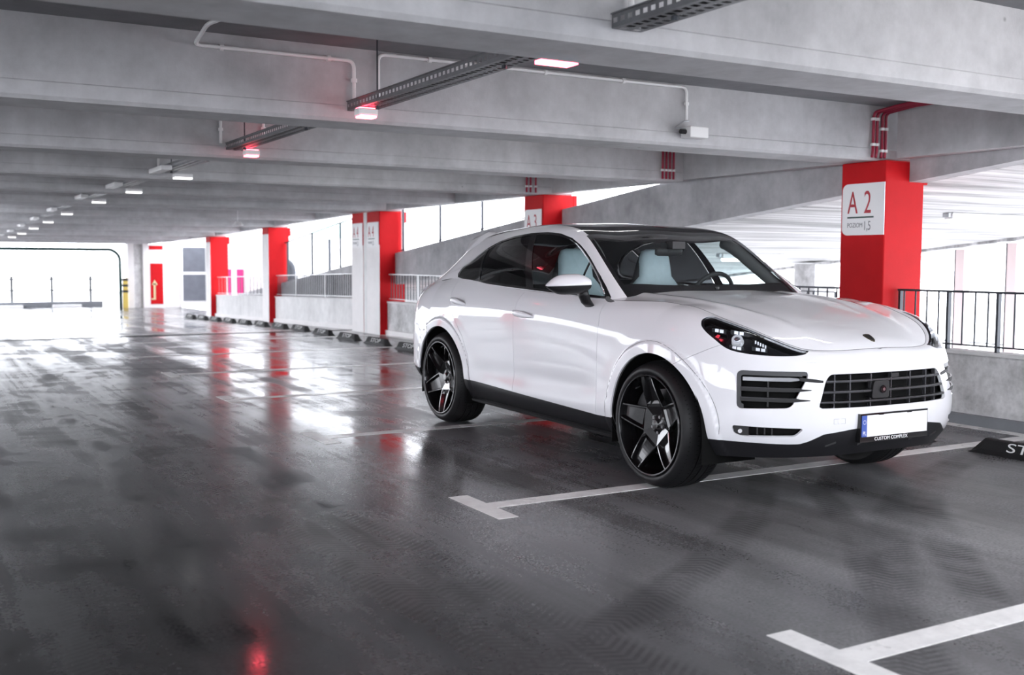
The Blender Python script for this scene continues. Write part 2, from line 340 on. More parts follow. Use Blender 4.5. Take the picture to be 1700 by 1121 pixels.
# ---- painted bay markings
LINEP=mat('line_paint',(.68,.67,.66),.42); k=NT(LINEP); g=k.n('ShaderNodeNewGeometry').outputs['Position']
c=k.mix(k.rng(k.noise(k.mapping(g,(1,1,1)),7,6,.7),.40,.72,0,.45),(.86,.85,.84),(.42,.415,.41)); k.l(c,k.b.inputs['Base Color'])
k.l(k.rng(k.noise(g,2.2,4,.6),.35,.65,.22,.5),k.b.inputs['Roughness'])
X0,WC,WL,LC=2.637,.118,.123,.583
YL=[(-.08,'white bay line behind the camera'),(2.458,'white T-ended bay line in the near right corner of the floor'),(4.998,'white T-ended bay line running under the car front wheel'),(7.577,'white T-ended bay line running under the car rear wheel'),(10.10,'white T-ended bay line on the open floor left of the car rear'),(12.64,'white bay line near column A3 beyond the car'),(15.18,'white bay line between column A3 and the paired columns'),(17.72,'white bay line beside the paired columns')]
for y,l in YL:
    z=.0025; a=X0+WC
    v=[(X0,y-LC/2,z),(a,y-LC/2,z),(a,y-WL/2,z),(7.45,y-WL/2,z),(7.45,y+WL/2,z),(a,y+WL/2,z),(a,y+LC/2,z),(X0,y+LC/2,z),(X0,y+WL/2,z),(X0,y-WL/2,z)]
    n=len(v); v2=v+[(p_[0],p_[1],.0004) for p_ in v]
    f=[(0,1,2,9),(9,2,5,8),(2,3,4,5),(8,5,6,7)]+[(i,n+i,n+(i+1)%n,(i+1)%n) for i in range(n)]
    setp(mk('bay_line',v2,f,LINEP),l,'floor marking','painted bay lines')
setp(box('kerb_line',7.45,7.57,-2.2,19.2,.0004,.0025,LINEP),'long white painted line along the foot of the parapet','floor marking')
setp(box('crossing_line',-1.5,7.2,19.95,20.03,zf(20)-.004,zf(20)+.003,LINEP),'thin white line across the floor just past the dark joint','floor marking')
# ================================================================ ramp beside the deck, lower level, exterior
def zr(y): return 1.49+.10*(17.64-y)          # top of the ramp's edge beam
RAMPC=concrete('ramp_concrete',(.44,.44,.455),.20,.45,(1.3,1.3,1.3))
BOARD=concrete('board_marked_concrete',(.74,.73,.73),.10,.12,(1,1,1),.8,False)
k=NT(BOARD); g=k.n('ShaderNodeNewGeometry').outputs['Position']
st=k.noise(k.mapping(g,(.35,7,1),(0,0,.12)),1.0,5,.65,.3); st2=k.noise(k.mapping(g,(.15,1.6,1),(0,0,.12)),1.0,3,.5)
c=k.mix(1.0,(.74,.73,.735),k.math('MULTIPLY',k.rng(st,.36,.64,.42,1.15),k.rng(st2,.35,.65,.8,1.1)),'MULTIPLY'); k.l(c,k.b.inputs['Base Color'])
def prism_y(name,x0,x1,ylist,lofn,hifn,m,parent=None,kind=None):
    v=[];f=[]
    for y in ylist: v+=[(x0,y,lofn(y)),(x1,y,lofn(y)),(x1,y,hifn(y)),(x0,y,hifn(y))]
    n=len(ylist)
    for i in range(n-1):
        b=4*i; f+=[(b,b+4,b+5,b+1),(b+1,b+5,b+6,b+2),(b+2,b+6,b+7,b+3),(b+3,b+7,b+4,b)]
    f+=[(0,1,2,3),(4*n-4,4*n-1,4*n-2,4*n-3)]
    o=mk(name,v,f,m,parent)
    if kind: o['kind']=kind
    return o
BL=['sloping concrete edge of the ramp right of column A2','sloping concrete edge of the ramp between columns A2 and A3','sloping concrete edge of the ramp between column A3 and the paired columns','short piece of sloping ramp edge between the paired columns','sloping ramp edge rising behind the railing past the paired columns','low end of the sloping ramp edge beside the farthest red column']
for (a,b),l in zip([(2.0,6.45),(6.95,12.15),(12.65,17.75),(18.36,18.51),(19.1,24.4),(24.9,29.8)],BL):
    o=prism_y('ramp_edge_beam',7.775,7.97,[a,b],lambda y:zr(y)-.56,zr,RAMPC); setp(o,l,'ramp edge','ramp edge beams')
o=prism_y('ramp_slab',7.98,14.1,[2.0,30.5],lambda y:zr(y)-.56,lambda y:zr(y)-.30,BOARD); setp(o,'pale board-marked underside of the sloping ramp right of column A2','ramp')
o=prism_y('ramp_landing',8.14,14.1,[-2.2,1.98],lambda y:zr(2)-.56,lambda y:zr(2)-.30,BOARD); setp(o,'pale concrete landing at the top of the ramp','ramp')
o=prism_y('ramp_edge_beam',14.12,14.32,[2.0,30.5],lambda y:zr(y)-.60,lambda y:zr(y)+.1,BOARD); setp(o,'pale outer edge of the ramp seen right of column A2','ramp edge','ramp edge beams')
o=box('floor',8.02,14.4,-2.4,34,-1.75,-1.5,CWL); o['kind']='structure'
t=thing('outer_column','grey concrete column under the ramp left of column A2','column',(13.8,13.4,-1.5)); box('shaft',13.55,14.05,13.15,13.65,-1.5,zr(13.4)-.60,CW,t,.015)
for y,l in ((10.74,'slim pale pink post under the ramp, nearer to column A2'),(9.86,'slim pale pink post under the ramp, farther right of column A2')):
    t=thing('slim_post',l,'post',(14.2,y,-1.5),'slim posts under the ramp'); box('shaft',14.14,14.28,y-.08,y+.08,-1.5,zr(y)-.63,PALEPINK,t,.008); box('dark_edge_plate',14.14,14.28,y+.082,y+.10,-1.5,zr(y)-.63,DARKMET,t)  # pink shaft with a dark plate along its far edge
# tube lamps on the ramp soffit
def soffit_lamp(x0,x1,y,lab):
    z=zr(y)-.56; t=thing('tube_lamp',lab,'lamp',((x0+x1)/2,y,z-.04),'tube lamps under the ramp')
    box('housing',x0,x1,y-.06,y+.06,z-.07,z-.0,LAMPW,t,.008); b=MB(); b.cyl((x0+.04,y,z-.085),(x1-.04,y,z-.085),.028,12); b.build('tube',TUBEW,t,True)
    b=MB().box(x0-.05,x0,y-.04,y+.04,z-.05,z-.002); b.build('end_box',GALV,t)
soffit_lamp(10.25,11.9,7.95,'long white tube lamp on the ramp underside right of column A2')
soffit_lamp(10.7,12.0,12.3,'white tube lamp on the ramp underside seen over the windscreen')
# ================================================================ railings
RAILM=mat('rail_dark_steel',(.055,.06,.07),.4,.5); RAILW=mat('rail_pale_steel',(.62,.62,.63),.4,.3)
def railing(name,lab,group,x,a,b,base,top,m,pitch=.115,posts=None,slope=True,low=.05,rb=.008,mp=None):
    """guard rail along y: top bar, bottom bar, posts, balusters; base(y)/top(y) heights"""
    t=thing(name,lab,'railing',(x,(a+b)/2,base((a+b)/2)),group); mp=mp or m
    def bar(nm,h,w,th):
        v=[];f=BOXF
        za,zb=h(a),h(b)
        v=[(x-w/2,a,za-th),(x+w/2,a,za-th),(x+w/2,b,zb-th),(x-w/2,b,zb-th),(x-w/2,a,za),(x+w/2,a,za),(x+w/2,b,zb),(x-w/2,b,zb)]
        mk(nm,v,f,mp,t)
    bar('top_bar',top,.04,.018); bar('bottom_bar',lambda y:base(y)+low,.03,.012)
    posts=posts if posts is not None else list(np.arange(a+.05,b,1.9))
    hh=top((a+b)/2)-base((a+b)/2)
    me=bpy.data.meshes.new('post'); me.from_pydata(boxv(-.02,.02,-.011,.011,0,hh-.018),[],BOXF); me.materials.append(mp)
    for y in posts: link('post',me,t,loc=(x,y,base(y)))
    hb=hh-low-.018
    mb=bpy.data.meshes.new('baluster'); q=MB(); q.cyl((0,0,0),(0,0,hb),rb,6); mb.from_pydata(q.v,[],q.f); mb.materials.append(m)
    n=int((b-a)/pitch)
    for i in range(n):
        y=a+(i+.5)*(b-a)/n
        if min([abs(y-p_) for p_ in posts]+[9])<.03: continue
        link('baluster',mb,t,loc=(x,y,base(y)+low))
    return t
hp=lambda y:.61+zf(y); ht=lambda y:1.105+zf(y)
railing('railing','dark steel railing on the parapet right of column A2','parapet railings',7.66,1.3,6.43,hp,ht,RAILM,.118,[6.41,5.91,5.44,4.97,4.5,4.03,3.1,2.2,1.32])
railing('railing','dark steel railing on the parapet hidden behind the car hood','parapet railings',7.66,6.97,12.13,hp,ht,RAILM,.118)
railing('railing','pale steel railing on the parapet between the car rear and the paired columns','parapet railings',7.66,12.67,17.73,hp,ht,RAILM,.118,mp=RAILW)
railing('railing','pale steel railing on the parapet just past the paired columns','parapet railings',7.66,19.12,24.38,hp,ht,RAILM,.118,mp=RAILW)
railing('railing','pale steel railing on the parapet before the farthest red column','parapet railings',7.66,24.92,29.78,hp,ht,RAILM,.30,mp=RAILW)
rb_=lambda y:zr(y); rt_=lambda y:zr(y)+.95
railing('ramp_railing','slatted railing on the ramp edge between column A3 and the paired columns','ramp railings',7.87,12.67,17.73,rb_,rt_,RAILW,.105,[13.1,14.6,16.09,17.6],mp=DARKMET,rb=.006)
railing('ramp_railing','dark post railing on the ramp edge past the paired columns','ramp railings',7.87,19.12,24.38,rb_,rt_,RAILM,.105,[20.76,22.5,24.2],mp=DARKMET,rb=.005)
railing('outer_railing','thin railing at the outer edge of the lower level right of column A2','outer railings',14.36,6.0,12.6,lambda y:-1.5,lambda y:.12,DARKMET,.6,[6.2,8,9.3,11.5],mp=DARKMET,rb=.006)
railing('outer_railing','black railing at the foot of the grey column left of column A2','outer railings',13.4,12.3,15.2,lambda y:-.25,lambda y:.86,DARKMET,.42,[12.4,13.15,15.1],mp=DARKMET,rb=.02)
# ================================================================ conduits, cable trays, lamps
def conduit(lab,path,r,m,clips=(),group='white conduits',name='conduit',clipm=None):
    t=thing(name,lab,'pipe',path[0],group)
    b=MB(); b.tube(arcpts(path,.05),r,8); b.build('pipe',m,t,True)
    for c,d in clips:
        c=Vector(c); q=MB(); d=Vector(d); q.cyl(c-d*.012,c+d*.012,r*1.7,10); q.box(c.x-.012,c.x+.012,c.y-.002,c.y+r*1.8,c.z-.012,c.z+.012); q.build('clip',clipm or m,t)
    return t
yb=6.515
conduit('white conduit along the second beam dropping to the left end of the cable tray',[(1.9,4.6,2.68),(1.56,6.2,2.675),(1.56,yb,2.615),(2.57,yb,2.615),(2.57,yb,2.36)],.0125,PVC,[((1.72,yb,2.615),(1,0,0)),((2.40,yb,2.615),(1,0,0)),((2.57,yb,2.49),(0,0,1)),((1.74,5.3,2.682),(.2,-1,0))])
conduit('white conduit rising from the cable tray and running right to the small box',[(2.74,yb,2.36),(2.74,yb,2.675),(5.30,yb,2.675),(5.30,yb,2.42)],.0115,PVC,[((3.11,yb,2.675),(1,0,0)),((4.02,yb,2.675),(1,0,0)),((4.7,yb,2.675),(1,0,0)),((5.30,yb,2.55),(0,0,1))])
yc=9.345
conduit('white conduit dropping to the far cable tray, left one of two',[(2.45,yc,2.69),(2.45,yc,2.35)],.0125,PVC,[((2.45,yc,2.47),(0,0,1))])
conduit('white conduit dropping to the far cable tray, right one of two',[(2.83,yc,2.69),(2.83,yc,2.38)],.0125,PVC,[((2.83,yc,2.5),(0,0,1))])
conduit('white conduit dropping to the nearest cable tray at the top edge of the photo',[(2.68,3.665,2.69),(2.68,3.665,2.34)],.0125,PVC,[((2.68,3.665,2.55),(0,0,1))])
conduit('thin white conduit dropping on the fourth beam above the tray lamp',[(2.50,12.165,2.69),(2.50,12.165,2.36)],.0125,PVC)
# small white sensor box hanging at the end of the conduit
t=thing('sensor_box','small white box with bracket hanging from the conduit on the second beam','sensor',(5.30,6.49,2.30))
box('case',5.25,5.43,6.40,6.52,2.285,2.37,LAMPW,t,.008)
b=MB(); b.tube([(5.18,6.5,2.36),(5.24,6.48,2.41),(5.31,6.5,2.42)],.006); b.tube([(5.19,6.5,2.36),(5.25,6.46,2.35)],.006); b.build('bracket',GALV,t)
b=MB(); b.cyl((5.20,6.46,2.33),(5.25,6.46,2.33),.018,12); b.build('lens',BLACKP,t)
# perforated cable trays, one per bay of the ceiling
def tray(y0,y1,lab,m,rods,dx=0):
    x0,x1=2.585+dx,2.735+dx; z=2.295+zf((y0+y1)/2); h=.062
    t=thing('cable_tray',lab,'cable tray',((x0+x1)/2,(y0+y1)/2,z),'cable trays below the ceiling')
    L=y1-y0; p=.05; n=max(2,int(L/p)); p=L/n; s=.028
    def wall(axis,x):
        q=MB(); zz=[z,z+.020,z+.040,z+h]
        for i in range(n):
            ya=y0+i*p; yy=[ya,ya+(p-s)/2,ya+(p+s)/2,ya+p]
            cells=[(0,3,0,1),(0,3,2,3),(0,1,1,2),(2,3,1,2)]
            for a,b_,c,d in cells: q.add([(x,yy[a],zz[c]),(x,yy[b_],zz[c]),(x,yy[b_],zz[d]),(x,yy[a],zz[d])],[(0,1,2,3)])
        return q.build('side_wall',m,t)
    wall('x',x0); wall('x',x1)
    q=MB(); xx=[x0,x0+.025,x0+.06,x0+.09,x0+.125,x1]
    for i in range(n):
        ya=y0+i*p; yy=[ya,ya+(p-s)/2,ya+(p+s)/2,ya+p]
        for a,b_,c,d in [(0,5,0,1),(0,5,2,3),(0,1,1,2),(2,3,1,2),(4,5,1,2)]: q.add([(xx[a],yy[c],z),(xx[b_],yy[c],z),(xx[b_],yy[d],z),(xx[a],yy[d],z)],[(0,1,2,3)])
    q.build('base_plate',m,t)
    q=MB().box(x0-.006,x0+.001,y0,y1,z+h-.006,z+h); q.box(x1-.001,x1+.006,y0,y1,z+h-.006,z+h); q.build('rolled_edge',m,t)
    q=MB(); 
    for j in range(3): q.tube([(x0+.03+j*.035,y0+.02,z+.012),(x0+.035+j*.035,(y0+y1)/2,z+.013),(x0+.03+j*.035,y1-.02,z+.012)],.008,6)
    q.build('cable',BLACKP,t)
    for y in rods:
        q=MB(); zt=ZS+zf(y); q.cyl((x0+.075,y,z-.02),(x0+.075,y,zt),.005,8); q.cyl((x0+.075,y,z-.022),(x0+.075,y,z-.004),.014,8); q.build('hanger_rod',DARKMET,t)
    return t
BAYS=[(.86,3.70),(3.70,6.55),(6.55,9.38),(9.38,12.2),(12.2,15.0),(15.0,17.85),(18.7,21.5),(21.5,24.4),(24.4,27.2),(27.2,30.0),(30.0,32.8)]
TL=['perforated grey cable tray at the top edge of the photo before the nearest beam','dark perforated cable tray running from the nearest beam to the second beam','perforated cable tray between the second and third beams','cable tray between the third and fourth beams','cable tray between the fourth and fifth beams','cable tray between the fifth beam and the paired-column beams','cable tray first beyond the paired-column beams','cable tray second beyond the paired-column beams','cable tray third beyond the paired-column beams','cable tray fourth beyond the paired-column beams','cable tray farthest down the lane']
for i,((a,b),l) in enumerate(zip(BAYS,TL)):
    tray(a+.42,b-.03,l,TRAYM if i<3 else GALV,[b-.35,a+.9] if i<4 else [],0 if i==0 else (-.06 if i==1 else -.09))
    # bay indicator lamp hung under the far end of each tray
    z=2.275+zf(b); y=b-.30; red=i<=3
    names=['red-glowing bay indicator lamp','red-glowing bay indicator lamp','red-glowing bay indicator lamp','white bay indicator lamp']
    lab=('red-glowing bay lamp' if i<=2 else 'white bay lamp')+' under '+l.replace('perforated ','').replace('grey ','').replace('dark ','')
    lab=' '.join(lab.split()[:15])
    if i==0: continue
    t=thing('bay_lamp',lab,'lamp',(2.70,y,z),'bay indicator lamps')
    if i<=2:
        xc=2.545 if i==1 else 2.64; zc=z-.022
        box('housing',xc-.065,xc+.065,y-.04,y+.04,zc-.022,zc+.024,LAMPW,t,.008)
        box('led_lens',xc-.055,xc+.055,y-.042,y+.042,zc-.034,zc-.021,REDLED,t,.004)
        box('led_strip',xc-.055,xc+.055,y-.035,y+.035,zc+.0235,zc+.028,REDLED,t)
    else:
        box('housing',2.60,2.80,y-.05,y+.05,z-.045,z-.002,LAMPW,t,.008)
        box('led_lens',2.605,2.795,y-.053,y+.053,z-.060,z-.043,BAYW,t,.004)
        box('lamp_body',2.36,2.47,y-.55,y+.1,z-.01,z+.04,LAMPW,t,.008)
t=thing('bay_lamp','red-glowing bay lamp half hidden behind the nearest beam','lamp',(2.84,4.5,2.30),'bay indicator lamps')
box('housing',2.74,2.94,4.45,4.55,2.335,2.37,LAMPW,t,.006); b=MB(); b.cyl((2.84,4.5,2.36),(2.84,4.5,2.70),.006); b.build('hanger_rod',DARKMET,t); box('led_lens',2.745,2.935,4.447,4.553,2.302,2.336,REDLED,t,.003)
# fill lamps added on the slab for brighter bonnet and beams, hidden behind the beams
for y,l in ((1.75,'added fill tube lamp on the slab before the nearest beam'),(4.55,'added fill tube lamp on the slab behind the nearest beam'),(7.4,'added fill tube lamp on the slab behind the second beam'),(10.2,'added fill tube lamp on the slab behind the third beam')):
    t=thing('tube_lamp',l,'lamp',(5.0,y,2.68),'added ceiling fill lamps'); box('housing',4.2,5.8,y-.06,y+.06,2.65,2.698,LAMPW,t,.008); b=MB(); b.cyl((4.25,y,2.635),(5.75,y,2.635),.02,12); b.build('tube',FILLT0 if y<3 else FILLT,t,True)
# a small pendant device far along the ceiling
t=thing('pendant_sensor','small white pendant device hanging from the ceiling far along the lane','sensor',(5.9,21.3,2.0)); b=MB(); b.cyl((5.9,21.3,2.12),(5.9,21.3,2.6),.006); b.build('rod',PVC,t); b=MB(); b.cyl((5.9,21.3,2.04),(5.9,21.3,2.12),.12,12,.05); b.build('cap',LAMPW,t)
# ---- red pipes on the beams by the columns
def redpipe(lab,path,clips,grp): conduit(lab,path,.013,REDPIPE,[(c,(0,0,1)) for c in clips],grp,'red_pipe',PVC)
yb=6.515; pos4=['leftmost','second','third','rightmost']
for i,x in enumerate((7.375,7.42,7.485,7.53)):
    redpipe(pos4[i]+' of the four red pipes dropping to column A2',[(x-.03,4.2,2.67),(x-.02,6.2,2.665),(x,yb,2.64),(x,yb,2.33),(x-.02,yb-.01,2.25)],[(x,yb,2.58 if i<2 else 2.5),(x,yb,2.36 if i<2 else 2.31)],'red pipes above column A2')
for i,x in enumerate((7.28,7.33,7.38,7.43)):
    redpipe(pos4[i]+' of the four red pipes on the third beam',[(x,9.34,2.66),(x,9.34,2.245-.0*i)],[(x,9.34,2.34)],'red pipes on the third beam')
for i,x in enumerate((7.22,7.28,7.36)):
    redpipe(['leftmost','middle','rightmost'][i]+' of the three red pipes above column A3',[(x,12.16,2.66),(x,12.16,2.25)],[(x,12.16,2.33)],'red pipes above column A3')
# ================================================================ rubber wheel stops
STOPW=mat('stop_letter_white',(.75,.75,.75),.5)
def wheel_stop_mesh(L):
    prof=[(-.075,0),(-.068,.035),(-.035,.098),(-.02,.105),(.02,.105),(.035,.098),(.068,.035),(.075,0)]; n=len(prof); v=[]
    st=[(0,.55,.35),(.09,1,1),(L-.09,1,1),(L,.55,.35)]
    st=[(0,1,.06),(.10,1,1),(L-.10,1,1),(L,1,.06)]
    for y,w,h in st: v+=[(a*w,y,b*h) for a,b in prof]
    f=[(s*n+i,s*n+i+1,(s+1)*n+i+1,(s+1)*n+i) for s in range(3) for i in range(n-1)]+[(s*n+n-1,s*n,(s+1)*n,(s+1)*n+n-1) for s in range(3)]+[tuple(range(n)),tuple(range(4*n-1,3*n-1,-1))]
    me=bpy.data.meshes.new('stop_block'); me.from_pydata(v,[],f); me.update(); me.materials.append(RUBBER)
    bm=bmesh.new(); bm.from_mesh(me); bmesh.ops.recalc_face_normals(bm,faces=bm.faces); bm.to_mesh(me); bm.free(); return me
SL=.89; sm=wheel_stop_mesh(SL)
lt=text_mesh('STOP',.14,1.05,.0008); lt.transform(Matrix.Shear('XY',4,(.25,0)) if False else Matrix.Identity(4)); lt.materials.append(STOPW)
rib_m=bpy.data.meshes.new('grip_rib'); rib_m.from_pydata(boxv(-.018,.018,-.006,.006,0,.006),[],BOXF); rib_m.materials.append(RUBBER)
sy=3.95
cnt=0
STL={0:'black rubber wheel stop at the right edge of the photo, white letter showing',1:'black rubber wheel stop peeking out behind the car front bumper'}
while sy<29:
    y=sy; z=zf(y)
    far=['wheel stop beside the paired columns']
    lab=STL.get(cnt) or ('black rubber wheel stop hidden behind the car' if y<14.0 else 'black rubber wheel stop number '+str(cnt))
    near=[(14.0,15.0,'black wheel stop just left of the car rear wheel'),(15.0,16.2,'black wheel stop second from the car rear'),(16.2,17.4,'black wheel stop in front of the nearer paired column'),(17.4,18.7,'black wheel stop in front of the farther paired column'),(18.7,19.9,'black wheel stop first past the paired columns'),(19.9,21.2,'black wheel stop second past the paired columns'),(21.2,22.5,'black wheel stop third past the paired columns'),(22.5,23.7,'black wheel stop just before the column beyond the pair'),(23.7,25.0,'black wheel stop in front of the column beyond the pair'),(25.0,26.2,'black wheel stop just after the column beyond the pair'),(26.2,27.5,'black wheel stop second before the farthest red column'),(27.5,29.0,'black wheel stop nearest the farthest red column')]
    for a,b,l in near:
        if a<=y<b: lab=l
    t=thing('wheel_stop',lab,'wheel stop',(6.60,y,z),'rubber wheel stops')
    link('stop_block',sm,t)
    if cnt<2 or y>12:
        o=bpy.data.objects.new('stop_lettering',lt); COL.objects.link(o); o.parent=t
        # lies on the lane-facing slope, reads from the far end towards the near end
        o.matrix_local=Matrix(((0,.464,-.886,-.0695),(-1,0,0,.60),(0,.886,.464,.0395),(0,0,0,1)))
        o.scale=(1.1,.68,1)
    sy+=1.265; cnt+=1
# ================================================================ far end of the deck
ye=40.6; z0=zf(ye)
o=box('wall_far',-6.3,-5.95,ye,ye+.2,z0,ZB+z0,CW); o['kind']='structure'
o=box('trim_3',-5.9,6.3,ye,ye+.25,z0,z0+.20,CK); o['kind']='structure'
# mesh fence behind the opening
for i,x in enumerate((-1.5,.2,1.9,3.55,5.2)):
    pass
t=thing('end_fence','pale fence of posts and rails beyond the bright far opening','fence',(2,ye+1,z0-.3))
FEN=mat('fence_steel',(.10,.105,.11),.5)
for x in np.arange(-3.2,7.0,1.32):
    b=MB().box(x-.045,x+.045,ye+1,ye+1.05,z0-.3,z0+1.10); b.build('post',FEN,t)
for h in (.95,.55): b=MB().box(-3.3,6.6,ye+1.01,ye+1.03,z0+h,z0+h+.06); b.build('rail',FEN,t)
for i,x in enumerate(np.arange(-3,6.2,1.9)):
    setp(box('kerb_dash',x,x+.95,ye-.26,ye-.05,z0+.001,z0+.10,WHITEP,None,.01),'white block at the foot of the far opening','kerb block','white blocks at the far opening')
t=thing('portal_frame','thin dark green pipe frame across the top of the far opening','frame',(2,38.2,zf(38.2)))
b=MB(); yy=38.3; zt=1.62; b.tube(arcpts([(-5.8,yy,zf(yy)+2.02),(6.28,yy,zf(yy)+2.02),(6.52,yy,zf(yy)+1.8),(6.53,yy,zf(yy)+.0)],.25),.055,8); b.build('pipe',GREENM,t,True)
t=thing('bollard','yellow and black striped post right of the bright far opening','bollard',(6.68,38.3,zf(38.3)))
box('shaft',6.60,6.76,38.22,38.38,zf(38.3),zf(38.3)+1.05,YELLOW,t,.01)
for h in (.55,.75,.95): box('black_band',6.594,6.766,38.214,38.386,zf(38.3)+h,zf(38.3)+h+.08,BLACKP,t)
ZE=zf(38.3); HT=ZB+ZE+.02
for a,b_,m,l in ((6.82,7.02,CWHT,'slim white pillar right of the striped post'),(7.02,7.30,CW,'grey concrete pillar at the far end of the lane'),(7.33,7.52,CWHT,'white pillar left of the red panel at the far end')):
    t=thing('end_pillar',l,'pillar',((a+b_)/2,38.6,ZE),'pillars at the far end'); box('shaft',a,b_,38.5 if m is CWHT else 38.7,39.0,ZE-.02,HT+.4,m,t,.01)
t=thing('fire_panel','tall red panel with a pale fire hydrant symbol at the far end','panel',(7.78,38.5,ZE))
box('board',7.53,8.02,38.50,38.56,ZE,HT-.04,WHITEP,t); box('red_field',7.56,7.99,38.49,38.5,ZE+.12,ZE+1.55,REDP,t); box('red_band',7.53,8.0,38.49,38.5,HT-.22,HT-.08,REDP,t)
b=MB().box(7.66,7.73,38.475,38.49,ZE+.28,ZE+.85); b.add([(7.60,38.475,ZE+.80),(7.80,38.475,ZE+.80),(7.70,38.475,ZE+.98)],[(0,1,2)]); b.box(7.58,7.66,38.475,38.49,ZE+.28,ZE+.33); b.build('hydrant_symbol',BUFF,t)
o=box('wall_end',8.04,13.5,38.5,38.7,ZE,HT+.5,CWHT); o['kind']='structure'
o=box('door_1',8.66,9.46,38.44,38.5,ZE+.22,ZE+2.12,DOORGREY); o['kind']='structure'
box('door_rail',8.66,9.46,38.425,38.44,ZE+1.16,ZE+1.25,WHITEP,o); box('door_frame',8.58,8.66,38.42,38.5,ZE,ZE+2.2,WHITEP,o); box('door_frame',9.46,9.54,38.42,38.5,ZE,ZE+2.2,WHITEP,o)
o=box('wall_side',9.6,9.75,31.5,38.4,zf(35),HT+.3,CWHT); o['kind']='structure'
# magenta panels and pieces seen beyond the ramp
for i,(a,b_) in enumerate(((8.53,9.19),(9.37,9.58))):
    setp(box('magenta_panel',a,b_,34.0,34.06,-.3,1.06,MAGENTA,None,.005),'magenta panel behind the far railing, '+['wider left one','narrower right one'][i],'panel','magenta panels')
t=thing('vent_duct','dark bent duct pipe behind the red column past the paired columns','duct',(9.0,27.4,-.3)); b=MB(); b.tube(arcpts([(9.0,27.3,-.3),(9.0,27.3,1.25),(8.6,27.6,1.45)],.2),.09,12); b.build('pipe',DARKMET,t,True)
t=thing('site_sign','pale green glazed canopy board far beyond the paired columns','board',(14.0,37,1.2)); box('board',13.9,14.0,35.9,40.0,2.15,2.75,mat('pale_green_panel',(.55,.80,.72),.3),t); box('post',13.9,14.0,37.9,38.0,-4.2,2.15,DARKMET,t)

# ---------------------------------------------------------------- car surface maths
def nspl(xs, ys, x):
    """natural cubic spline"""
    xs=np.asarray(xs,float); ys=np.asarray(ys,float); x=np.asarray(x,float)
    n=len(xs); h=np.diff(xs); sh=ys.shape[1:]
    A=np.zeros((n,n)); r=np.zeros((n,)+sh); A[0,0]=A[-1,-1]=1
    for i in range(1,n-1):
        A[i,i-1]=h[i-1]; A[i,i]=2*(h[i-1]+h[i]); A[i,i+1]=h[i]
        r[i]=6*((ys[i+1]-ys[i])/h[i]-(ys[i]-ys[i-1])/h[i-1])
    M=np.linalg.solve(A,r.reshape(n,-1)).reshape((n,)+sh)
    i=np.clip(np.searchsorted(xs,x)-1,0,n-2); t=x-xs[i]; hi=h[i]; u=hi-t
    e=lambda v: v.reshape(v.shape+(1,)*len(sh))
    t,u,hi=e(t),e(u),e(hi)
    return (M[i]*u**3+M[i+1]*t**3)/(6*hi)+(ys[i]/hi-M[i]*hi/6)*u+(ys[i+1]/hi-M[i+1]*hi/6)*t
def pchip(xs, ys, x):
    xs=np.asarray(xs,float); ys=np.asarray(ys,float); x=np.clip(np.asarray(x,float),xs[0],xs[-1])
    h=np.diff(xs); d=np.diff(ys)/h; m=np.zeros(len(xs)); m[0]=d[0]; m[-1]=d[-1]
    for i in range(1,len(xs)-1):
        if d[i-1]*d[i]>0:
            w1=2*h[i]+h[i-1]; w2=h[i]+2*h[i-1]; m[i]=(w1+w2)/(w1/d[i-1]+w2/d[i])
    i=np.clip(np.searchsorted(xs,x)-1,0,len(xs)-2); t=(x-xs[i])/h[i]
    return ((1+2*t)*(1-t)**2*ys[i]+t*(1-t)**2*h[i]*m[i]+t*t*(3-2*t)*ys[i+1]+t*t*(t-1)*h[i]*m[i+1])
def sstep(a,b,x):
    t=np.clip((x-a)/(b-a),0,1); return t*t*(3-2*t)
ZK=[-4.1,-3.6,-2.9,-2,-1,-.4,0,.167,.333,.5,.667,1]
ZT=[
[.32,.31,.27,.25,.245,.25,.26,.262,.265,.27,.275,.285],
[.42,.42,.385,.37,.365,.365,.37,.37,.37,.37,.37,.37],
[.55,.54,.50,.50,.50,.50,.50,.49,.485,.48,.48,.48],
[.70,.68,.63,.62,.62,.62,.62,.61,.61,.60,.60,.60],
[.85,.82,.76,.75,.75,.75,.75,.74,.73,.72,.715,.71],
[.95,.93,.89,.87,.87,.87,.87,.855,.835,.81,.79,.785],
[1.0,1.01,1.0,.98,.965,.965,.97,.94,.893,.85,.82,.813],
[1.03,1.055,1.10,1.072,1.045,1.04,1.05,1.016,.966,.904,.848,.84],
[1.05,1.09,1.19,1.143,1.105,1.09,1.08,1.022,.967,.905,.858,.858]]
BK=[-3.1,-2.9,-2.4,-1.6,-.8,-.4,0]
BT=[
[.88,.88,.88,.88,.88,.88,.90],
[.955,.96,.945,.94,.94,.945,.955],
[.965,.97,.955,.948,.948,.952,.965],
[.97,.975,.958,.95,.95,.955,.968],
[.97,.975,.965,.958,.956,.958,.968],
[.96,.968,.968,.965,.961,.958,.958],
[.935,.95,.958,.96,.953,.942,.928],
[.89,.905,.922,.932,.925,.90,.845],
[.81,.825,.852,.875,.868,.82,.735]]
FN=[.86,.925,.948,.942,.922,.90,.882,.86,.835]
Fn=[2.6,2.6,2.65,2.65,2.6,2.55,2.6,2.75,2.9]
RN=[3.88,3.94,3.96,3.95,3.92,3.89,3.86,3.83,3.8]
Rn=[2.8]*9
AC,RC=0.0,-3.1
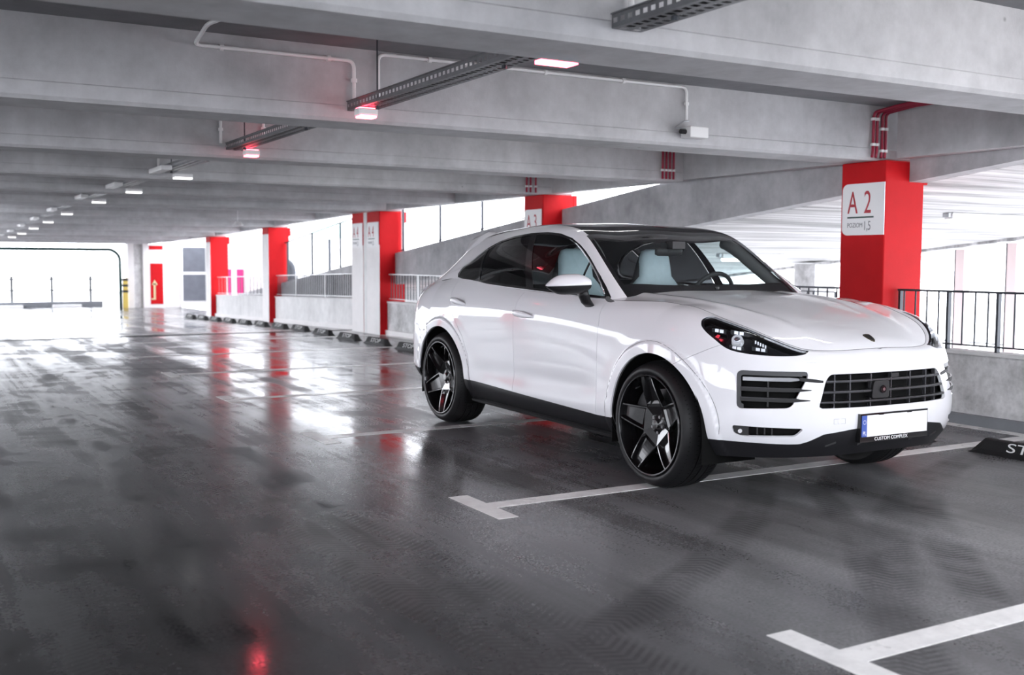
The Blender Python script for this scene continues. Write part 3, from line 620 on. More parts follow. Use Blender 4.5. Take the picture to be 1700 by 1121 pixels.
def ribbon(nr=46,ns=170,nf=110,nt=90):
    th_r=np.linspace(90,0,nr,endpoint=False); th_r=90*(1-(1-th_r/90)**1.0)
    us=[-3.1-t/90 for t in th_r]+list(np.linspace(-3.1,0,ns,endpoint=False))+list(np.linspace(0,1,nf))
    us=np.array(us); L=[]
    for j in range(9):
        z=pchip(ZK,ZT[j],us); z=0.5*z+0.5*nspl(ZK,ZT[j],us)
        a=np.zeros_like(us); b=np.zeros_like(us)
        Bs=nspl(BK,BT[j],np.clip(us,-3.1,0))
        m=(us>=-3.1)&(us<=0); a[m]=us[m]; b[m]=Bs[m]
        f=us>0; th=us[f]*math.pi/2; e=2/Fn[j]
        a[f]=AC+(FN[j]-AC)*np.sin(th)**e; b[f]=Bs[f]*np.clip(np.cos(th),0,1)**e
        r=us<-3.1; th=(-3.1-us[r])*math.pi/2; e=2/Rn[j]
        a[r]=RC-(RN[j]+RC)*np.sin(th)**e; b[r]=Bs[r]*np.clip(np.cos(th),0,1)**e
        L.append(np.stack([a,b,z],-1))
    L=np.array(L)                      # 9 x S x 3
    tk=np.linspace(0,1,9); tt=np.linspace(0,1,nt)
    P=nspl(tk,L,tt)                    # nt x S x 3
    # arc length from the front centre along the mid line
    mid=L[3]; d=np.r_[0,np.cumsum(np.linalg.norm(np.diff(mid[:,:2],axis=0),axis=1))]; S=d[-1]-d
    U=np.broadcast_to(us,(nt,len(us))).copy(); Sg=np.broadcast_to(S,(nt,len(us))).copy(); T=np.broadcast_to(tt[:,None],U.shape).copy()
    # door scallop and arch flares (pushed sideways)
    a,b,z=P[...,0],P[...,1],P[...,2]
    side=sstep(.35,.75,b)
    w=sstep(-2.45,-2.1,a)*(1-sstep(-.85,-.5,a))
    b=b-side*w*.010*np.exp(-((z-.53-.02*a)/.075)**2)
    for ac in ARCH:
        r=np.hypot(a-ac,(z-WZ)*1.0); r=np.where(z<WZ,np.abs(a-ac),r)
        b=b+side*(.004+.011*(1-sstep(.492,.500,r)))*(1-sstep(.50,.62,r))
    P=np.stack([a,b,z],-1)
    return P,dict(u=U,S=Sg,t=T)
WZ=.376; WR=.376
ARCH=(.030,-2.855); ARCHR=.428; WA=(-.015,-2.91)
GK=[-3.95,-3.75,-3.5,-3.2,-2.9,-2.5,-2.1,-1.7,-1.4,-1.15,-.9,-.65,-.4]
G0=[(.66,1.03),(.73,1.065),(.785,1.11),(.808,1.165),(.825,1.19),(.85,1.17),(.866,1.148),(.875,1.13),(.874,1.12),(.872,1.11),(.868,1.103),(.862,1.095),(.825,1.06)]
G2=[(.62,1.04),(.695,1.085),(.722,1.155),(.718,1.243),(.70,1.335),(.685,1.458),(.685,1.525),(.685,1.545),(.692,1.52),(.708,1.435),(.755,1.30),(.83,1.13),(.81,1.0)]
G3=[(.5,1.05),(.55,1.105),(.56,1.245),(.57,1.402),(.575,1.495),(.58,1.555),(.59,1.588),(.60,1.595),(.625,1.572),(.658,1.505),(.695,1.348),(.728,1.175),(.745,1.0)]
G4=[(.3,1.055),(.3,1.15),(.3,1.30),(.32,1.435),(.33,1.53),(.34,1.585),(.35,1.612),(.35,1.615),(.36,1.592),(.37,1.525),(.39,1.353),(.41,1.182),(.42,1.02)]
G5=[(0,1.06),(0,1.155),(0,1.31),(0,1.445),(0,1.54),(0,1.595),(0,1.622),(0,1.625),(0,1.60),(0,1.53),(0,1.353),(0,1.178),(0,1.02)]
def house(na=240,nt=80):
    av=np.linspace(GK[0],GK[-1],na); rows=[]
    g=[nspl(GK,np.array(x),av) for x in (G0,G2,G3,G4,G5)]
    mid=g[0]*.48+g[1]*.52; nrm=np.stack([g[1][:,1]-g[0][:,1],-(g[1][:,0]-g[0][:,0])],-1); mid=mid+nrm*.07
    g.insert(1,mid); L=np.array(g)      # 6 x na x 2
    tk=np.array([0,.2,.4,.52,.75,1.0]); tt=np.linspace(0,1,nt)
    # even in b at the centre: reflect
    L2=np.concatenate([L,L[-2::-1]*np.array([-1,1])]); tk2=np.r_[tk,2-tk[-2::-1]]
    Q=nspl(tk2,L2,tt)
    P=np.stack([np.broadcast_to(av,(nt,na)),Q[...,0],Q[...,1]],-1)
    return P,dict(t=np.broadcast_to(tt[:,None],(nt,na)).copy())
HK=[-.75,-.5,-.2,.1,.4,.6,.72,.79,.835]
HZ=[1.158,1.138,1.112,1.075,1.022,.972,.928,.893,.858]
def hood(nv=60):
    R,at=ribbon(nt=9) if False else _rib
    u=at['u'][-1]; m=u>=-.62; e=R[-1][m]; n=len(e)
    v=np.linspace(0,1,nv)[:,None]
    a=np.broadcast_to(e[:,0],(nv,n)); b=e[:,1]*(1-v); r=(1-v)
    zc=nspl(HK,HZ,a); ze=np.broadcast_to(e[:,2],(nv,n))
    ze=np.minimum(ze,zc+.0)
    z=zc+(ze-zc)*(.55*r**2+.45*r**4)
    br=pchip([-.6,.0,.5,.8],[.60,.53,.43,.36],a)
    amp=sstep(.80,.45,a)
    z=z+amp*.010*np.exp(-((b-br)/.055)**2)-amp*.006*np.exp(-(b/.2)**2)
    return np.stack([a,b,z],-1)
class M:
    """polygon soup with shared verts; v (N,3), n normals, at attribute dict, f list of index lists"""
    def __init__(s,v,n,at,f): s.v,s.n,s.at,s.f=v,n,at,f
def gridmesh(P,at=None,flip=False,mirror=True):
    nt,ns=P.shape[:2]
    du=np.gradient(P,axis=1); dt=np.gradient(P,axis=0); n=np.cross(du,dt)
    if flip: n=-n
    ln=np.linalg.norm(n,axis=-1,keepdims=True); n=n/np.maximum(ln,1e-12)
    idx=np.arange(nt*ns).reshape(nt,ns)
    q=np.stack([idx[:-1,:-1],idx[:-1,1:],idx[1:,1:],idx[1:,:-1]],-1).reshape(-1,4)
    if flip: q=q[:,::-1]
    v=P.reshape(-1,3); n=n.reshape(-1,3); at={k:x.reshape(-1) for k,x in (at or {}).items()}
    if mirror:
        N=len(v); mm=np.array([1,-1,1]); v=np.concatenate([v,v*mm]); n=np.concatenate([n,n*mm])
        q=np.concatenate([q,q[:,::-1]+N]); at={k:np.concatenate([x,x]) for k,x in at.items()}
    return M(v,n,at,[list(x) for x in q])
def split(m,f):
    """cut the mesh along f=0 -> (inside f<0, outside); cut verts get attribute cut=1"""
    f=np.where(np.abs(f)<1e-9,1e-9,f); fl=f.tolist(); ins=[];out=[]; V=[];Nn=[];cache={}; base=len(m.v)
    at=m.at; A={k:[] for k in at}
    if 'cut' not in at: at=dict(at,cut=np.zeros(base)); A['cut']=[]
    def cutv(i,j):
        k=(i,j) if i<j else (j,i)
        if k in cache: return cache[k]
        i,j=k; t=fl[i]/(fl[i]-fl[j])
        V.append(m.v[i]*(1-t)+m.v[j]*t); Nn.append(m.n[i]*(1-t)+m.n[j]*t)
        for q in A: A[q].append(1.0 if q=='cut' else at[q][i]*(1-t)+at[q][j]*t)
        cache[k]=base+len(V)-1; return cache[k]
    for p in m.f:
        s=[fl[i]<0 for i in p]
        if all(s): ins.append(p)
        elif not any(s): out.append(p)
        else:
            a=[];b=[]
            for k in range(len(p)):
                i,j=p[k],p[(k+1)%len(p)]
                (a if s[k] else b).append(i)
                if s[k]!=s[(k+1)%len(p)]:
                    c=cutv(i,j); a.append(c); b.append(c)
            if len(a)>2: ins.append(a)
            if len(b)>2: out.append(b)
    if V:
        v=np.concatenate([m.v,V]); n=np.concatenate([m.n,Nn]); at={k:np.concatenate([at[k],A[k]]) for k in A}
    else: v,n=m.v,m.n
    return M(v,n,at,ins),M(v,n,at,out)
def compact(m):
    used=sorted({i for p in m.f for i in p}); mp={o:k for k,o in enumerate(used)}
    u=np.array(used,int)
    return M(m.v[u],m.n[u],{k:x[u] for k,x in m.at.items()},[[mp[i] for i in p] for p in m.f])
def cspl(pts,k=8):
    """closed Catmull-Rom through pts"""
    P=np.asarray(pts,float); n=len(P); o=[]
    for i in range(n):
        a,b,c,d=P[i-1],P[i],P[(i+1)%n],P[(i+2)%n]
        for t in np.arange(k)/k: o.append(.5*((2*b)+(c-a)*t+(2*a-5*b+4*c-d)*t*t+(3*b-a-3*c+d)*t**3))
    return np.array(o)
def rnd(pts,r,k=6):
    """polygon with rounded corners; r single or list"""
    P=np.asarray(pts,float); n=len(P); o=[]; r=[r]*n if np.isscalar(r) else r
    for i in range(n):
        b=P[i]; u=P[i-1]-b; w=P[(i+1)%n]-b; lu,lw=np.linalg.norm(u),np.linalg.norm(w); q=min(r[i],lu*.49,lw*.49)
        if q<=0: o.append(b); continue
        s,e=b+u/lu*q,b+w/lw*q
        for t in np.linspace(0,1,k): o.append((1-t)**2*s+2*t*(1-t)*b+t*t*e)
    return np.array(o)
def sdf(poly,x,y):
    """signed distance (neg inside) of points to polygon, computed near its box only"""
    P=np.asarray(poly,float); lo=P.min(0)-.08; hi=P.max(0)+.08
    d=np.full(len(x),1.0); m=np.where((x>lo[0])&(x<hi[0])&(y>lo[1])&(y<hi[1]))[0]
    if len(m)==0: return d
    q=np.stack([x[m],y[m]],-1); best=np.full(len(m),9.0); ins=np.zeros(len(m),bool)
    for i in range(len(P)):
        a=P[i]; b=P[(i+1)%len(P)]; e=b-a; w=q-a; t=np.clip((w@e)/max(e@e,1e-12),0,1)
        best=np.minimum(best,np.hypot(*(w-t[:,None]*e).T))
        c=(a[1]>q[:,1])!=(b[1]>q[:,1])
        if c.any(): ins^=c&(q[:,0]<(b[0]-a[0])*(q[:,1]-a[1])/(b[1]-a[1]+1e-15)+a[0])
    d[m]=np.where(ins,-best,best); return d
_rib=ribbon()
# ================================================================ the car
CX,CY,CH=4.7322,4.9171,.0178
car=thing('car','white coupe-style sport utility car with black wheels and black roof','car',(CX,CY,0),rotz=-(math.pi/2+CH)); car['_local']=1
PAINT=mat('white_car_paint',(.735,.735,.765),.30,coat=1.0,coat_r=.02,spec=.05)
GLOSSB=mat('gloss_black',(.008,.008,.009),.10,coat=.6,coat_r=.03)
SATINB=mat('satin_black',(.010,.010,.011),.38,spec=.35)
CLAD=mat('dark_cladding',(.012,.012,.014),.42,spec=.35,bump=(180,.05))
DEEP=mat('deep_black',(.004,.004,.004),.8,spec=.1)
CHROME=mat('chrome',(.75,.76,.78),.12,1.0)
SATCHR=mat('satin_aluminium',(.45,.46,.48),.28,1.0)
WHEELB=mat('wheel_black',(.006,.006,.007),.20,.2,coat=.6,coat_r=.08,spec=.4)
TYRE=mat('tyre_rubber',(.010,.010,.011),.5,spec=.3)
DISC=mat('brake_disc',(.16,.16,.165),.35,.9)
CALIP=mat('brake_caliper',(.02,.02,.022),.3)
LENSG=glass('lamp_lens_glass',(.80,.82,.85),1.45)
WSG=glass('windscreen_glass',(.84,.89,.89),1.5)
SDG=glass('side_glass',(.66,.74,.74),1.5)
RRG=glass('privacy_glass',(.035,.037,.04),1.5)
ROOFG=mat('black_roof_glass',(.006,.006,.008),.06,coat=.3)
LEATH=mat('pale_blue_grey_leather',(.60,.70,.75),.5,noise=(20,.05))
LEATD=mat('dark_trim',(.022,.022,.024),.6)
HEADL=mat('grey_headliner',(.16,.155,.15),.9)
TRIMG=mat('grey_pillar_trim',(.09,.09,.092),.8)
LEDW=mat('led_module',(.75,.76,.8),.18,.85,emit=(.9,.94,1.0),es=.25)
PLATEW=mat('plate_white',(.84,.84,.85),.35)
PLATEB=mat('plate_blue',(.05,.10,.40),.4)
def cmk(name,v,f,m,parent=None,smooth=True):
    """car-local (forward, right, up) -> blender local (x, -y, z)"""
    v=np.asarray(v,float)*np.array([1,-1,1])
    me=bpy.data.meshes.new(name); me.from_pydata(v.tolist(),[],[list(map(int,q)) for q in f]); me.update()
    bm=bmesh.new(); bm.from_mesh(me); bmesh.ops.recalc_face_normals(bm,faces=bm.faces); bm.to_mesh(me); bm.free()
    if smooth: me.shade_smooth()
    me.materials.append(m); o=bpy.data.objects.new(name,me); COL.objects.link(o); o.parent=parent or car; return o
def smooth_angle(o,deg=35):
    me=o.data; me.shade_smooth()
    bm=bmesh.new(); bm.from_mesh(me)
    for e in bm.edges: e.smooth=not(len(e.link_faces)==2 and e.calc_face_angle(0)>math.radians(deg))
    bm.to_mesh(me); bm.free(); return o
def emitM(name,m,material,parent=None,rim=None):
    """mesh M (with its smooth parent normals) -> object; rim=(field,depth): turned-in edge along field=0"""
    m=compact(m)
    if not m.f: return None
    v=m.v*np.array([1,-1,1]); n=m.n*np.array([1,-1,1]); n=n/np.maximum(np.linalg.norm(n,axis=1,keepdims=True),1e-9)
    F=[]
    for p in m.f:
        a,b,c=v[p[0]],v[p[1]],v[p[2]]; q=np.cross(b-a,c-a)
        if len(p)>3: q=q+np.cross(c-a,v[p[3]]-a)
        F.append(p if q@n[p[0]]+q@n[p[2]]>=0 else p[::-1])
    v=list(map(tuple,v)); n=list(map(tuple,n)); nb=len(F)
    if rim:
        cnt={}
        for p in F:
            for i in range(len(p)):
                e=(p[i],p[(i+1)%len(p)]); cnt[e]=cnt.get(e,0)+1
        bd=[e for e in cnt if (e[1],e[0]) not in cnt]; mp={}
        A=np.array(v); Nn=np.array(n)
        ok=rim[0](m) if callable(rim[0]) else np.ones(len(v),bool)
        for a,b in bd:
            if not(ok[a] and ok[b]): continue
            for i in (a,b):
                if i not in mp:
                    # edge copy for a crisp corner, and the inner vert
                    mp[i]=(len(v),len(v)+1); v.append(tuple(A[i])); v.append(tuple(A[i]-Nn[i]*rim[1]))
                    n.append((0,0,0)); n.append((0,0,0))
            F.append([mp[b][0],mp[a][0],mp[a][1],mp[b][1]])
    me=bpy.data.meshes.new(name); me.from_pydata(v,[],F); me.update(); me.shade_smooth(); me.materials.append(material)
    N=np.array(n)
    if rim and len(F)>nb:
        for p in F[nb:]:
            a,b,c=(np.array(v[p[0]]),np.array(v[p[1]]),np.array(v[p[2]])); q=np.cross(b-a,c-a)
            for i in p: N[i]+=q/max(np.linalg.norm(q),1e-12)
        N=N/np.maximum(np.linalg.norm(N,axis=1,keepdims=True),1e-9)
    me.normals_split_custom_set_from_vertices([tuple(x) for x in N])
    o=bpy.data.objects.new(name,me); COL.objects.link(o); o.parent=parent or car; return o
def offset(m,d): return M(m.v-m.n*d,m.n,m.at,m.f)
def outward(m):
    c=m.v.mean(0); c=np.array([-1.5,0,.8]); d=((m.v-c)*np.array([.35,1,1])*m.n).sum(1)
    if np.mean(d)<0: m.n=-m.n
    return m
def sub(m,test):
    """faces whose centroid passes test(a,b,z,at)"""
    cen=np.array([m.v[p].mean(0) for p in m.f]) if m.f else np.zeros((0,3))
    k=test(cen[:,0],cen[:,1],cen[:,2]) if len(cen) else []
    return M(m.v,m.n,m.at,[p for p,q in zip(m.f,k) if q])
def sides(m): return [sub(m,lambda a,b,z:b>0),sub(m,lambda a,b,z:b<=0)]
RIB=outward(gridmesh(*_rib))
# ---- field helpers
def arch_field(m):
    a,z=m.v[:,0],m.v[:,2]; best=None
    for ac in ARCH:
        d=np.where(z>=WZ,np.hypot(a-ac,z-WZ),np.abs(a-ac))-ARCHR; best=d if best is None else np.minimum(best,d)
    return np.where(np.abs(m.v[:,1])>.5,best,1.0)
def on0(fn,eps=2e-4): return lambda m: np.abs(fn(m))<eps
SB=[0,.26,.30,.47,.555,.60,.66,.88,1.15,1.99,2.155,3.216,3.97,4.6,5.6]
ZBK=[.437,.437,.434,.412,.372,.358,.356,.360,.362,.370,.362,.388,.410,.42,.44]
def low_field(m): return m.v[:,2]-np.interp(m.at['S'],SB,ZBK)
HLP=cspl([(1.222,.990),(1.166,.953),(1.082,.910),(.985,.861),(.90,.842),(.80,.832),(.69,.828),(.60,.832),(.565,.842),(.575,.862),(.66,.95),(.80,1.06),(1.0,1.10),(1.16,1.08),(1.245,1.03)],6)
def hl_field(m): return np.maximum(sdf(HLP,m.at['S'],m.v[:,2]),(m.at['t']-.962)*.35)
INP=rnd([(.945,.545),(.930,.752),(.555,.748),(.552,.722),(.655,.556)],[.03,.035,.012,.02,.03],8)
def in_field(m): return sdf(INP,m.at['S'],m.v[:,2])
GRP=rnd([(.505,.553),(.455,.70),(.425,.733),(0,.733),(-.425,.733),(-.455,.70),(-.505,.553),(0,.553)],[.022,.03,.03,0,.03,.03,.022,0],6)
def gr_field(m): return sdf(GRP,m.at['S'],m.v[:,2])
FGP=rnd([(.965,.452),(.585,.446),(.625,.400),(.90,.393),(.955,.408)],[.012,.006,.02,.02,.02],6)
def fg_field(m): return sdf(FGP,m.at['S'],m.v[:,2])
def line_a(zs,as_): return lambda m: np.where((np.abs(m.v[:,1])>.55)&(m.v[:,0]<.2)&(m.v[:,0]>-3.2),m.v[:,0]-np.interp(m.v[:,2],zs,as_),np.where(m.v[:,0]>-1.5,1.0,-1.0))
L_FEND=line_a([.3,.37,.562,.782,.938,1.08,1.12],[-.60,-.592,-.581,-.565,-.556,-.585,-.61])
L_DOOR=line_a([.3,.40,.568,.949,1.13],[-1.70,-1.69,-1.668,-1.637,-1.61])
L_REAR=line_a([.3,.40,.60,.74,.84,.93,1.05,1.2],[-2.35,-2.355,-2.385,-2.46,-2.56,-2.66,-2.73,-2.77])
def gap(fn,w=.0022): return lambda m: np.abs(fn(m))-w
def bump_line(m):
    a,z=m.v[:,0],m.v[:,2]; p,q=np.array([.25,.765]),np.array([.55,.905]); e=(q-p)/np.linalg.norm(q-p); n=np.array([e[1],-e[0]])
    return np.where((np.abs(m.v[:,1])>.5)&(a>.05)&(a<.62)&(z>.6),(a-p[0])*n[0]+(z-p[1])*n[1],np.where(a>.3,1.0,-1.0))
# ---- cut the shell
x,body=split(RIB,arch_field(RIB))
clad,body=split(body,low_field(body))
lamp,body=split(body,hl_field(body))
intake,body=split(body,in_field(body))
grl,body=split(body,gr_field(body))
fog,body=split(body,fg_field(body))
def strip(m,fn,w):
    """take out the band |fn|<w -> (band, rest)"""
    lo,hi=split(m,fn(m)+w); mid,hi=split(M(hi.v,hi.n,hi.at,hi.f),fn(hi)-w)
    return mid,M(hi.v,hi.n,hi.at,lo.f+hi.f)
for fn in (L_FEND,L_DOOR,L_REAR): _,body=strip(body,fn,.0017)
_reg=lambda m:(np.abs(m.v[:,1])>.5)&(m.v[:,0]>.05)&(m.v[:,0]<.62)&(m.v[:,2]>.6)&(m.v[:,2]<.93)
g_=_reg(body); inn=[p for p in body.f if all(g_[i] for i in p)]; oth=[p for p in body.f if not all(g_[i] for i in p)]
_,r_=strip(M(body.v,body.n,body.at,inn),bump_line,.0012); body=M(r_.v,r_.n,r_.at,r_.f+oth)
# panels
def cls(m,lo,hi):
    """faces between two cut lines (functions of mesh -> signed a-distance)"""
    g=np.ones(len(m.v),bool)
    if lo is not None: g&=lo(m)>-1e-6
    if hi is not None: g&=hi(m)<1e-6
    return M(m.v,m.n,m.at,[p for p in m.f if sum(g[i] for i in p)>len(p)/2])
edge_ok=lambda m: m.at.get('cut',np.zeros(len(m.v)))>.5
quarter=cls(body,None,L_REAR); reardoor=cls(body,L_REAR,L_DOOR); frontdoor=cls(body,L_DOOR,L_FEND); fr=cls(body,L_FEND,None)
bl=bump_line(fr); bum=M(fr.v,fr.n,fr.at,[p for p in fr.f if sum(bl[i]>0 for i in p)>len(p)/2]); fen=M(fr.v,fr.n,fr.at,[p for p in fr.f if sum(bl[i]>0 for i in p)<=len(p)/2])
RIMD=.012
bumper=emitM('front_bumper',bum,PAINT,rim=(edge_ok,.018))
doors=[]
for s,(m_) in enumerate(sides(fen)): emitM('front_fender',m_,PAINT,rim=(edge_ok,RIMD))
for m_ in sides(frontdoor): doors.append(emitM('front_door',m_,PAINT,rim=(edge_ok,RIMD)))
rdoors=[emitM('rear_door',m_,PAINT,rim=(edge_ok,RIMD)) for m_ in sides(reardoor)]
rearq=emitM('rear_body',quarter,PAINT,rim=(edge_ok,RIMD))
emitM('front_lip',sub(clad,lambda a,b,z:a>.2),CLAD)
for m_ in sides(sub(clad,lambda a,b,z:(a<.2)&(a>-2.6))): emitM('side_sill',m_,CLAD)
emitM('rear_valance',sub(clad,lambda a,b,z:a<-2.6),CLAD)
# black liner just under the skin closes the shut lines
lin=offset(RIB,.022)
_,lin=split(lin,arch_field(lin)+.0)
for fn in (hl_field,in_field,gr_field,fg_field): _,lin=split(lin,fn(lin)-.012)
emitM('inner_body',lin,mat('seam_dark_grey',(.10,.10,.105),.8))
# sill blade under the doors
for s in (1,-1):
    b=MB()
    prof=[(.90,.262),(.935,.255),(.93,.238),(.85,.225),(.80,.25)]
    n=len(prof); v=[(a,s*p_[0],p_[1]+(.008 if a<-1 else 0)) for a in (-2.36,-.42) for p_ in prof]; f=[(i,(i+1)%n,n+(i+1)%n,n+i) for i in range(n)]+[tuple(range(n)),tuple(range(n,2*n))]
    cmk('sill_blade',v,f,SATINB,smooth=False)
# ---- surface look-up on the shell: (S,z) -> point, normal (right side)
_P=_rib[0]; _S=_rib[1]['S'][0]; _N=RIB.n[:_P.shape[0]*_P.shape[1]].reshape(_P.shape)
def rp(S,z,d=0.0):
    sg=1 if S>=0 else -1; S=abs(S); j=np.interp(S,_S[::-1],np.arange(len(_S))[::-1]); j0=int(min(max(math.floor(j),0),len(_S)-2)); w=j-j0
    out=[]
    for jj in (j0,j0+1):
        zz=_P[:,jj,2]; t=np.interp(z,zz,np.arange(len(zz))); i0=int(min(math.floor(t),len(zz)-2)); q=t-i0
        out.append((_P[i0,jj]*(1-q)+_P[i0+1,jj]*q,_N[i0,jj]*(1-q)+_N[i0+1,jj]*q))
    p_=out[0][0]*(1-w)+out[1][0]*w; n_=out[0][1]*(1-w)+out[1][1]*w; n_=n_/np.linalg.norm(n_); p_=p_-n_*d
    m_=np.array([1,sg,1]); return p_*m_,n_*m_
def ribbar(S0,S1,z0,z1,h,depth,d0,n=14,taper=0,slant=0.0):
    """bar following the shell from (S0,z0) to (S1,z1): height h, thickness depth, front face d0 below the skin"""
    v=[];f=[]
    for i in range(n+1):
        t=i/n; S=S0+(S1-S0)*t; z=z0+(z1-z0)*t; hh=h*(1-taper*max(0,(t-.75)/.25)) if taper>=0 else h*(1+taper*max(0,(.25-t)/.25))
        p_,n_=rp(S,z,d0); n2=np.array([n_[0],n_[1],0]); n2/=np.linalg.norm(n2); u_=np.array([0,0,1.0])
        v+=[p_-u_*hh/2,p_-n2*depth-u_*(hh/2-slant),p_-n2*depth+u_*(hh/2+slant),p_+u_*hh/2]
    for i in range(n):
        b=4*i; f+=[(b+k,b+(k+1)%4,b+4+(k+1)%4,b+4+k) for k in range(4)]
    f+=[(0,1,2,3),(4*n,4*n+1,4*n+2,4*n+3)]
    return v,f
def mirror_obj(o,parent=None):
    """copy of a car part flipped to the other side"""
    me=o.data.copy(); me.transform(Matrix.Diagonal((1,-1,1,1))); me.flip_normals()
    c=bpy.data.objects.new(o.name.split('.')[0],me); COL.objects.link(c); c.parent=parent or o.parent
    if o.get('label'): c['label']=o['label']
    return c
def both(make):
    """run make(side_sign) for right then left"""
    for s in (1,-1): make(s)
# fine seam round each wheel-arch flare
def sa(a): return float(np.interp(a,_P[40,46:,0],_S[46:]))
for ac in ARCH:
    for s in (1,-1):
        b=MB(); pts=[]
        for w in np.linspace(math.radians(2),math.radians(178),44):
            a_,z_=ac+.498*math.cos(w),WZ+.498*math.sin(w)
            p_,n_=rp(s*sa(a_),z_,-.0003); pts.append(p_)
        b.tube(pts,.0013,5); cmk('arch_seam',b.v,b.f,MATS['seam_dark_grey'])
# ---- central grille
gp=emitM('grille',offset(grl,.05),DEEP); gp['label']='black front grille with horizontal bars'
# side walls of the opening
emitM('grille_surround',split(bum,gr_field(bum)-.0001)[1],DEEP) if False else None
for z_,h in ((.694,.014),(.638,.014),(.584,.012)):
    e0=.475 if z_>.66 else (.49 if z_>.61 else .502)
    v,f=ribbar(-e0,e0,z_,z_,h,.03,.004,36); o=cmk('grille_bar',v,f,SATINB,gp,False)
    v,f=ribbar(-e0,e0,z_+.001,z_+.001,h*.35,.004,.0005,36); cmk('bar_edge',v,f,SATCHR if z_<.69 else SATCHR,gp,False).data.materials[0]=mat('bar_sheen',(.10,.10,.11),.25,.7) if 'bar_sheen' not in MATS else MATS['bar_sheen']
for S_ in (-.40,-.30,-.155,.0,.155,.30,.40):
    sl=.045*abs(S_)/.4
    v,f=ribbar(S_-.0035,S_+.0035,.643,.643,.178,.02,.012,1); cmk('grille_post',v,f,MATS['bar_sheen'],gp,False)
# driver-assistance sensor in the grille
b=MB()
c0,n0=rp(.09,.645)
prof=rnd([(-.075,-.05),(.06,-.05),(.06,.045),(-.06,.045)],.02,5)
v=[c0+np.array([.004,0,0])+np.array([0,-p_[0],p_[1]]) for p_ in prof]; n=len(v); v2=v+[q-np.array([.05,0,0]) for q in v]
o=cmk('sensor_housing',v2,[tuple(range(n)),tuple(range(n,2*n))]+[(i,(i+1)%n,n+(i+1)%n,n+i) for i in range(n)],SATINB,gp,False)
b=MB(); b.cyl((c0[0]+.001,c0[1]-.008,c0[2]-.002),(c0[0]+.012,c0[1]-.008,c0[2]-.002),.024,16,.020); cmk('sensor_ring',b.v,b.f,GLOSSB,o,False)
b=MB(); b.cyl((c0[0]+.010,c0[1]-.008,c0[2]-.002),(c0[0]+.014,c0[1]-.008,c0[2]-.002),.009,12); cmk('sensor_eye',b.v,b.f,CHROME,o,False)
c0,n0=rp(-.03,.715); b=MB().box(c0[0]-.02,c0[0]+.004,c0[1]-.03,c0[1]+.03,.703,.725); cmk('grille_camera',b.v,b.f,SATINB,gp,False)
# ---- corner intakes with blades, lamps bars, fog slots
CHR2=mat('blade_silver',(.30,.305,.32),.28,1.0)
def corner(s):
    bk=sub(offset(intake,.055),(lambda a,b,z:b>0) if s>0 else (lambda a,b,z:b<0))
    ip=emitM('side_intake',bk,DEEP); 
    # dark grey frame strip round the outer and upper edge
    fr_,_=split(intake,-(in_field(intake)+.024)); fr_=sub(offset(fr_,.006),(lambda a,b,z:(b>0)) if s>0 else (lambda a,b,z:b<0))
    cen=[np.mean([fr_.at['S'][i] for i in p]) for p in fr_.f]; cz=[np.mean([fr_.v[i][2] for i in p]) for p in fr_.f]
    fr_=M(fr_.v,fr_.n,fr_.at,[p for p,c_,z_ in zip(fr_.f,cen,cz) if c_>.90 or z_>.722])
    emitM('intake_frame',fr_,mat('frame_grey',(.035,.036,.04),.45) if 'frame_grey' not in MATS else MATS['frame_grey'],ip)
    for S0,S1,z0,z1,h,mm,nm in ((.90,.56,.707,.707,.020,CHR2,'light_bar'),(.915,.540,.652,.650,.020,SATINB,'intake_blade'),(.92,.550,.598,.596,.020,SATINB,'intake_blade')):
        v,f=ribbar(s*S0,s*S1,z0,z1,h,.035,.004 if nm=='light_bar' else -.004,16,.8); cmk(nm,v,f,mm,ip,False)
        if nm=='intake_blade':
            v,f=ribbar(s*S0,s*(S1+.06),z0+h*.5,z1+h*.5,.003,.008,-.0045,16,.3); cmk('blade_edge',v,f,MATS['bar_sheen'],ip,False)
        if nm=='light_bar':
            v,f=ribbar(s*.60,s*.470,z0+.001,.694,.018,.02,-.003,8,.3); cmk('bar_tail',v,f,SATINB,ip,False)
    v,f=ribbar(s*.775,s*.765,.64,.64,.16,.02,.030,1); cmk('intake_strut',v,f,SATINB,ip,False)
    fk=sub(offset(fog,.03),(lambda a,b,z:b>0) if s>0 else (lambda a,b,z:b<0)); fp=emitM('fog_slot',fk,DEEP)
    v,f=ribbar(s*.955,s*.875,.424,.423,.052,.02,.010,4); cmk('slot_plate',v,f,SATINB,fp,False)
    p_,n_=rp(s*.92,.42,.006); b=MB(); b.cyl(p_-n_*.01,p_+n_*.004,.011,12); cmk('parking_sensor',b.v,b.f,PAINT,fp,False)
    for S_ in (.83,.79,.75):
        v,f=ribbar(s*S_-.004,s*S_+.004,.424,.424,.045,.015,.022,1); cmk('slot_rib',v,f,SATINB,fp,False)
both(corner)
# white side pillars of the intake openings stay body colour; parking sensor ring on the bumper
p_,n_=rp(.378,.482); b=MB(); b.cyl(p_-n_*.004,p_+n_*.0012,.014,18); cmk('parking_sensor',b.v,b.f,PAINT,bumper,False)
v=[];
for S0 in (.40,):
    pts=[rp(.415,.495)[0],rp(.345,.495)[0],rp(.345,.468)[0],rp(.415,.468)[0],rp(.415,.495)[0]]
    b=MB(); nn=rp(.378,.482)[1]
    for a_,c_ in zip(pts[:-1],pts[1:]): b.cyl(a_,c_,.0012,5)
    cmk('tow_cover',b.v,b.f,mat('seam_grey',(.45,.45,.46),.5),bumper,False)
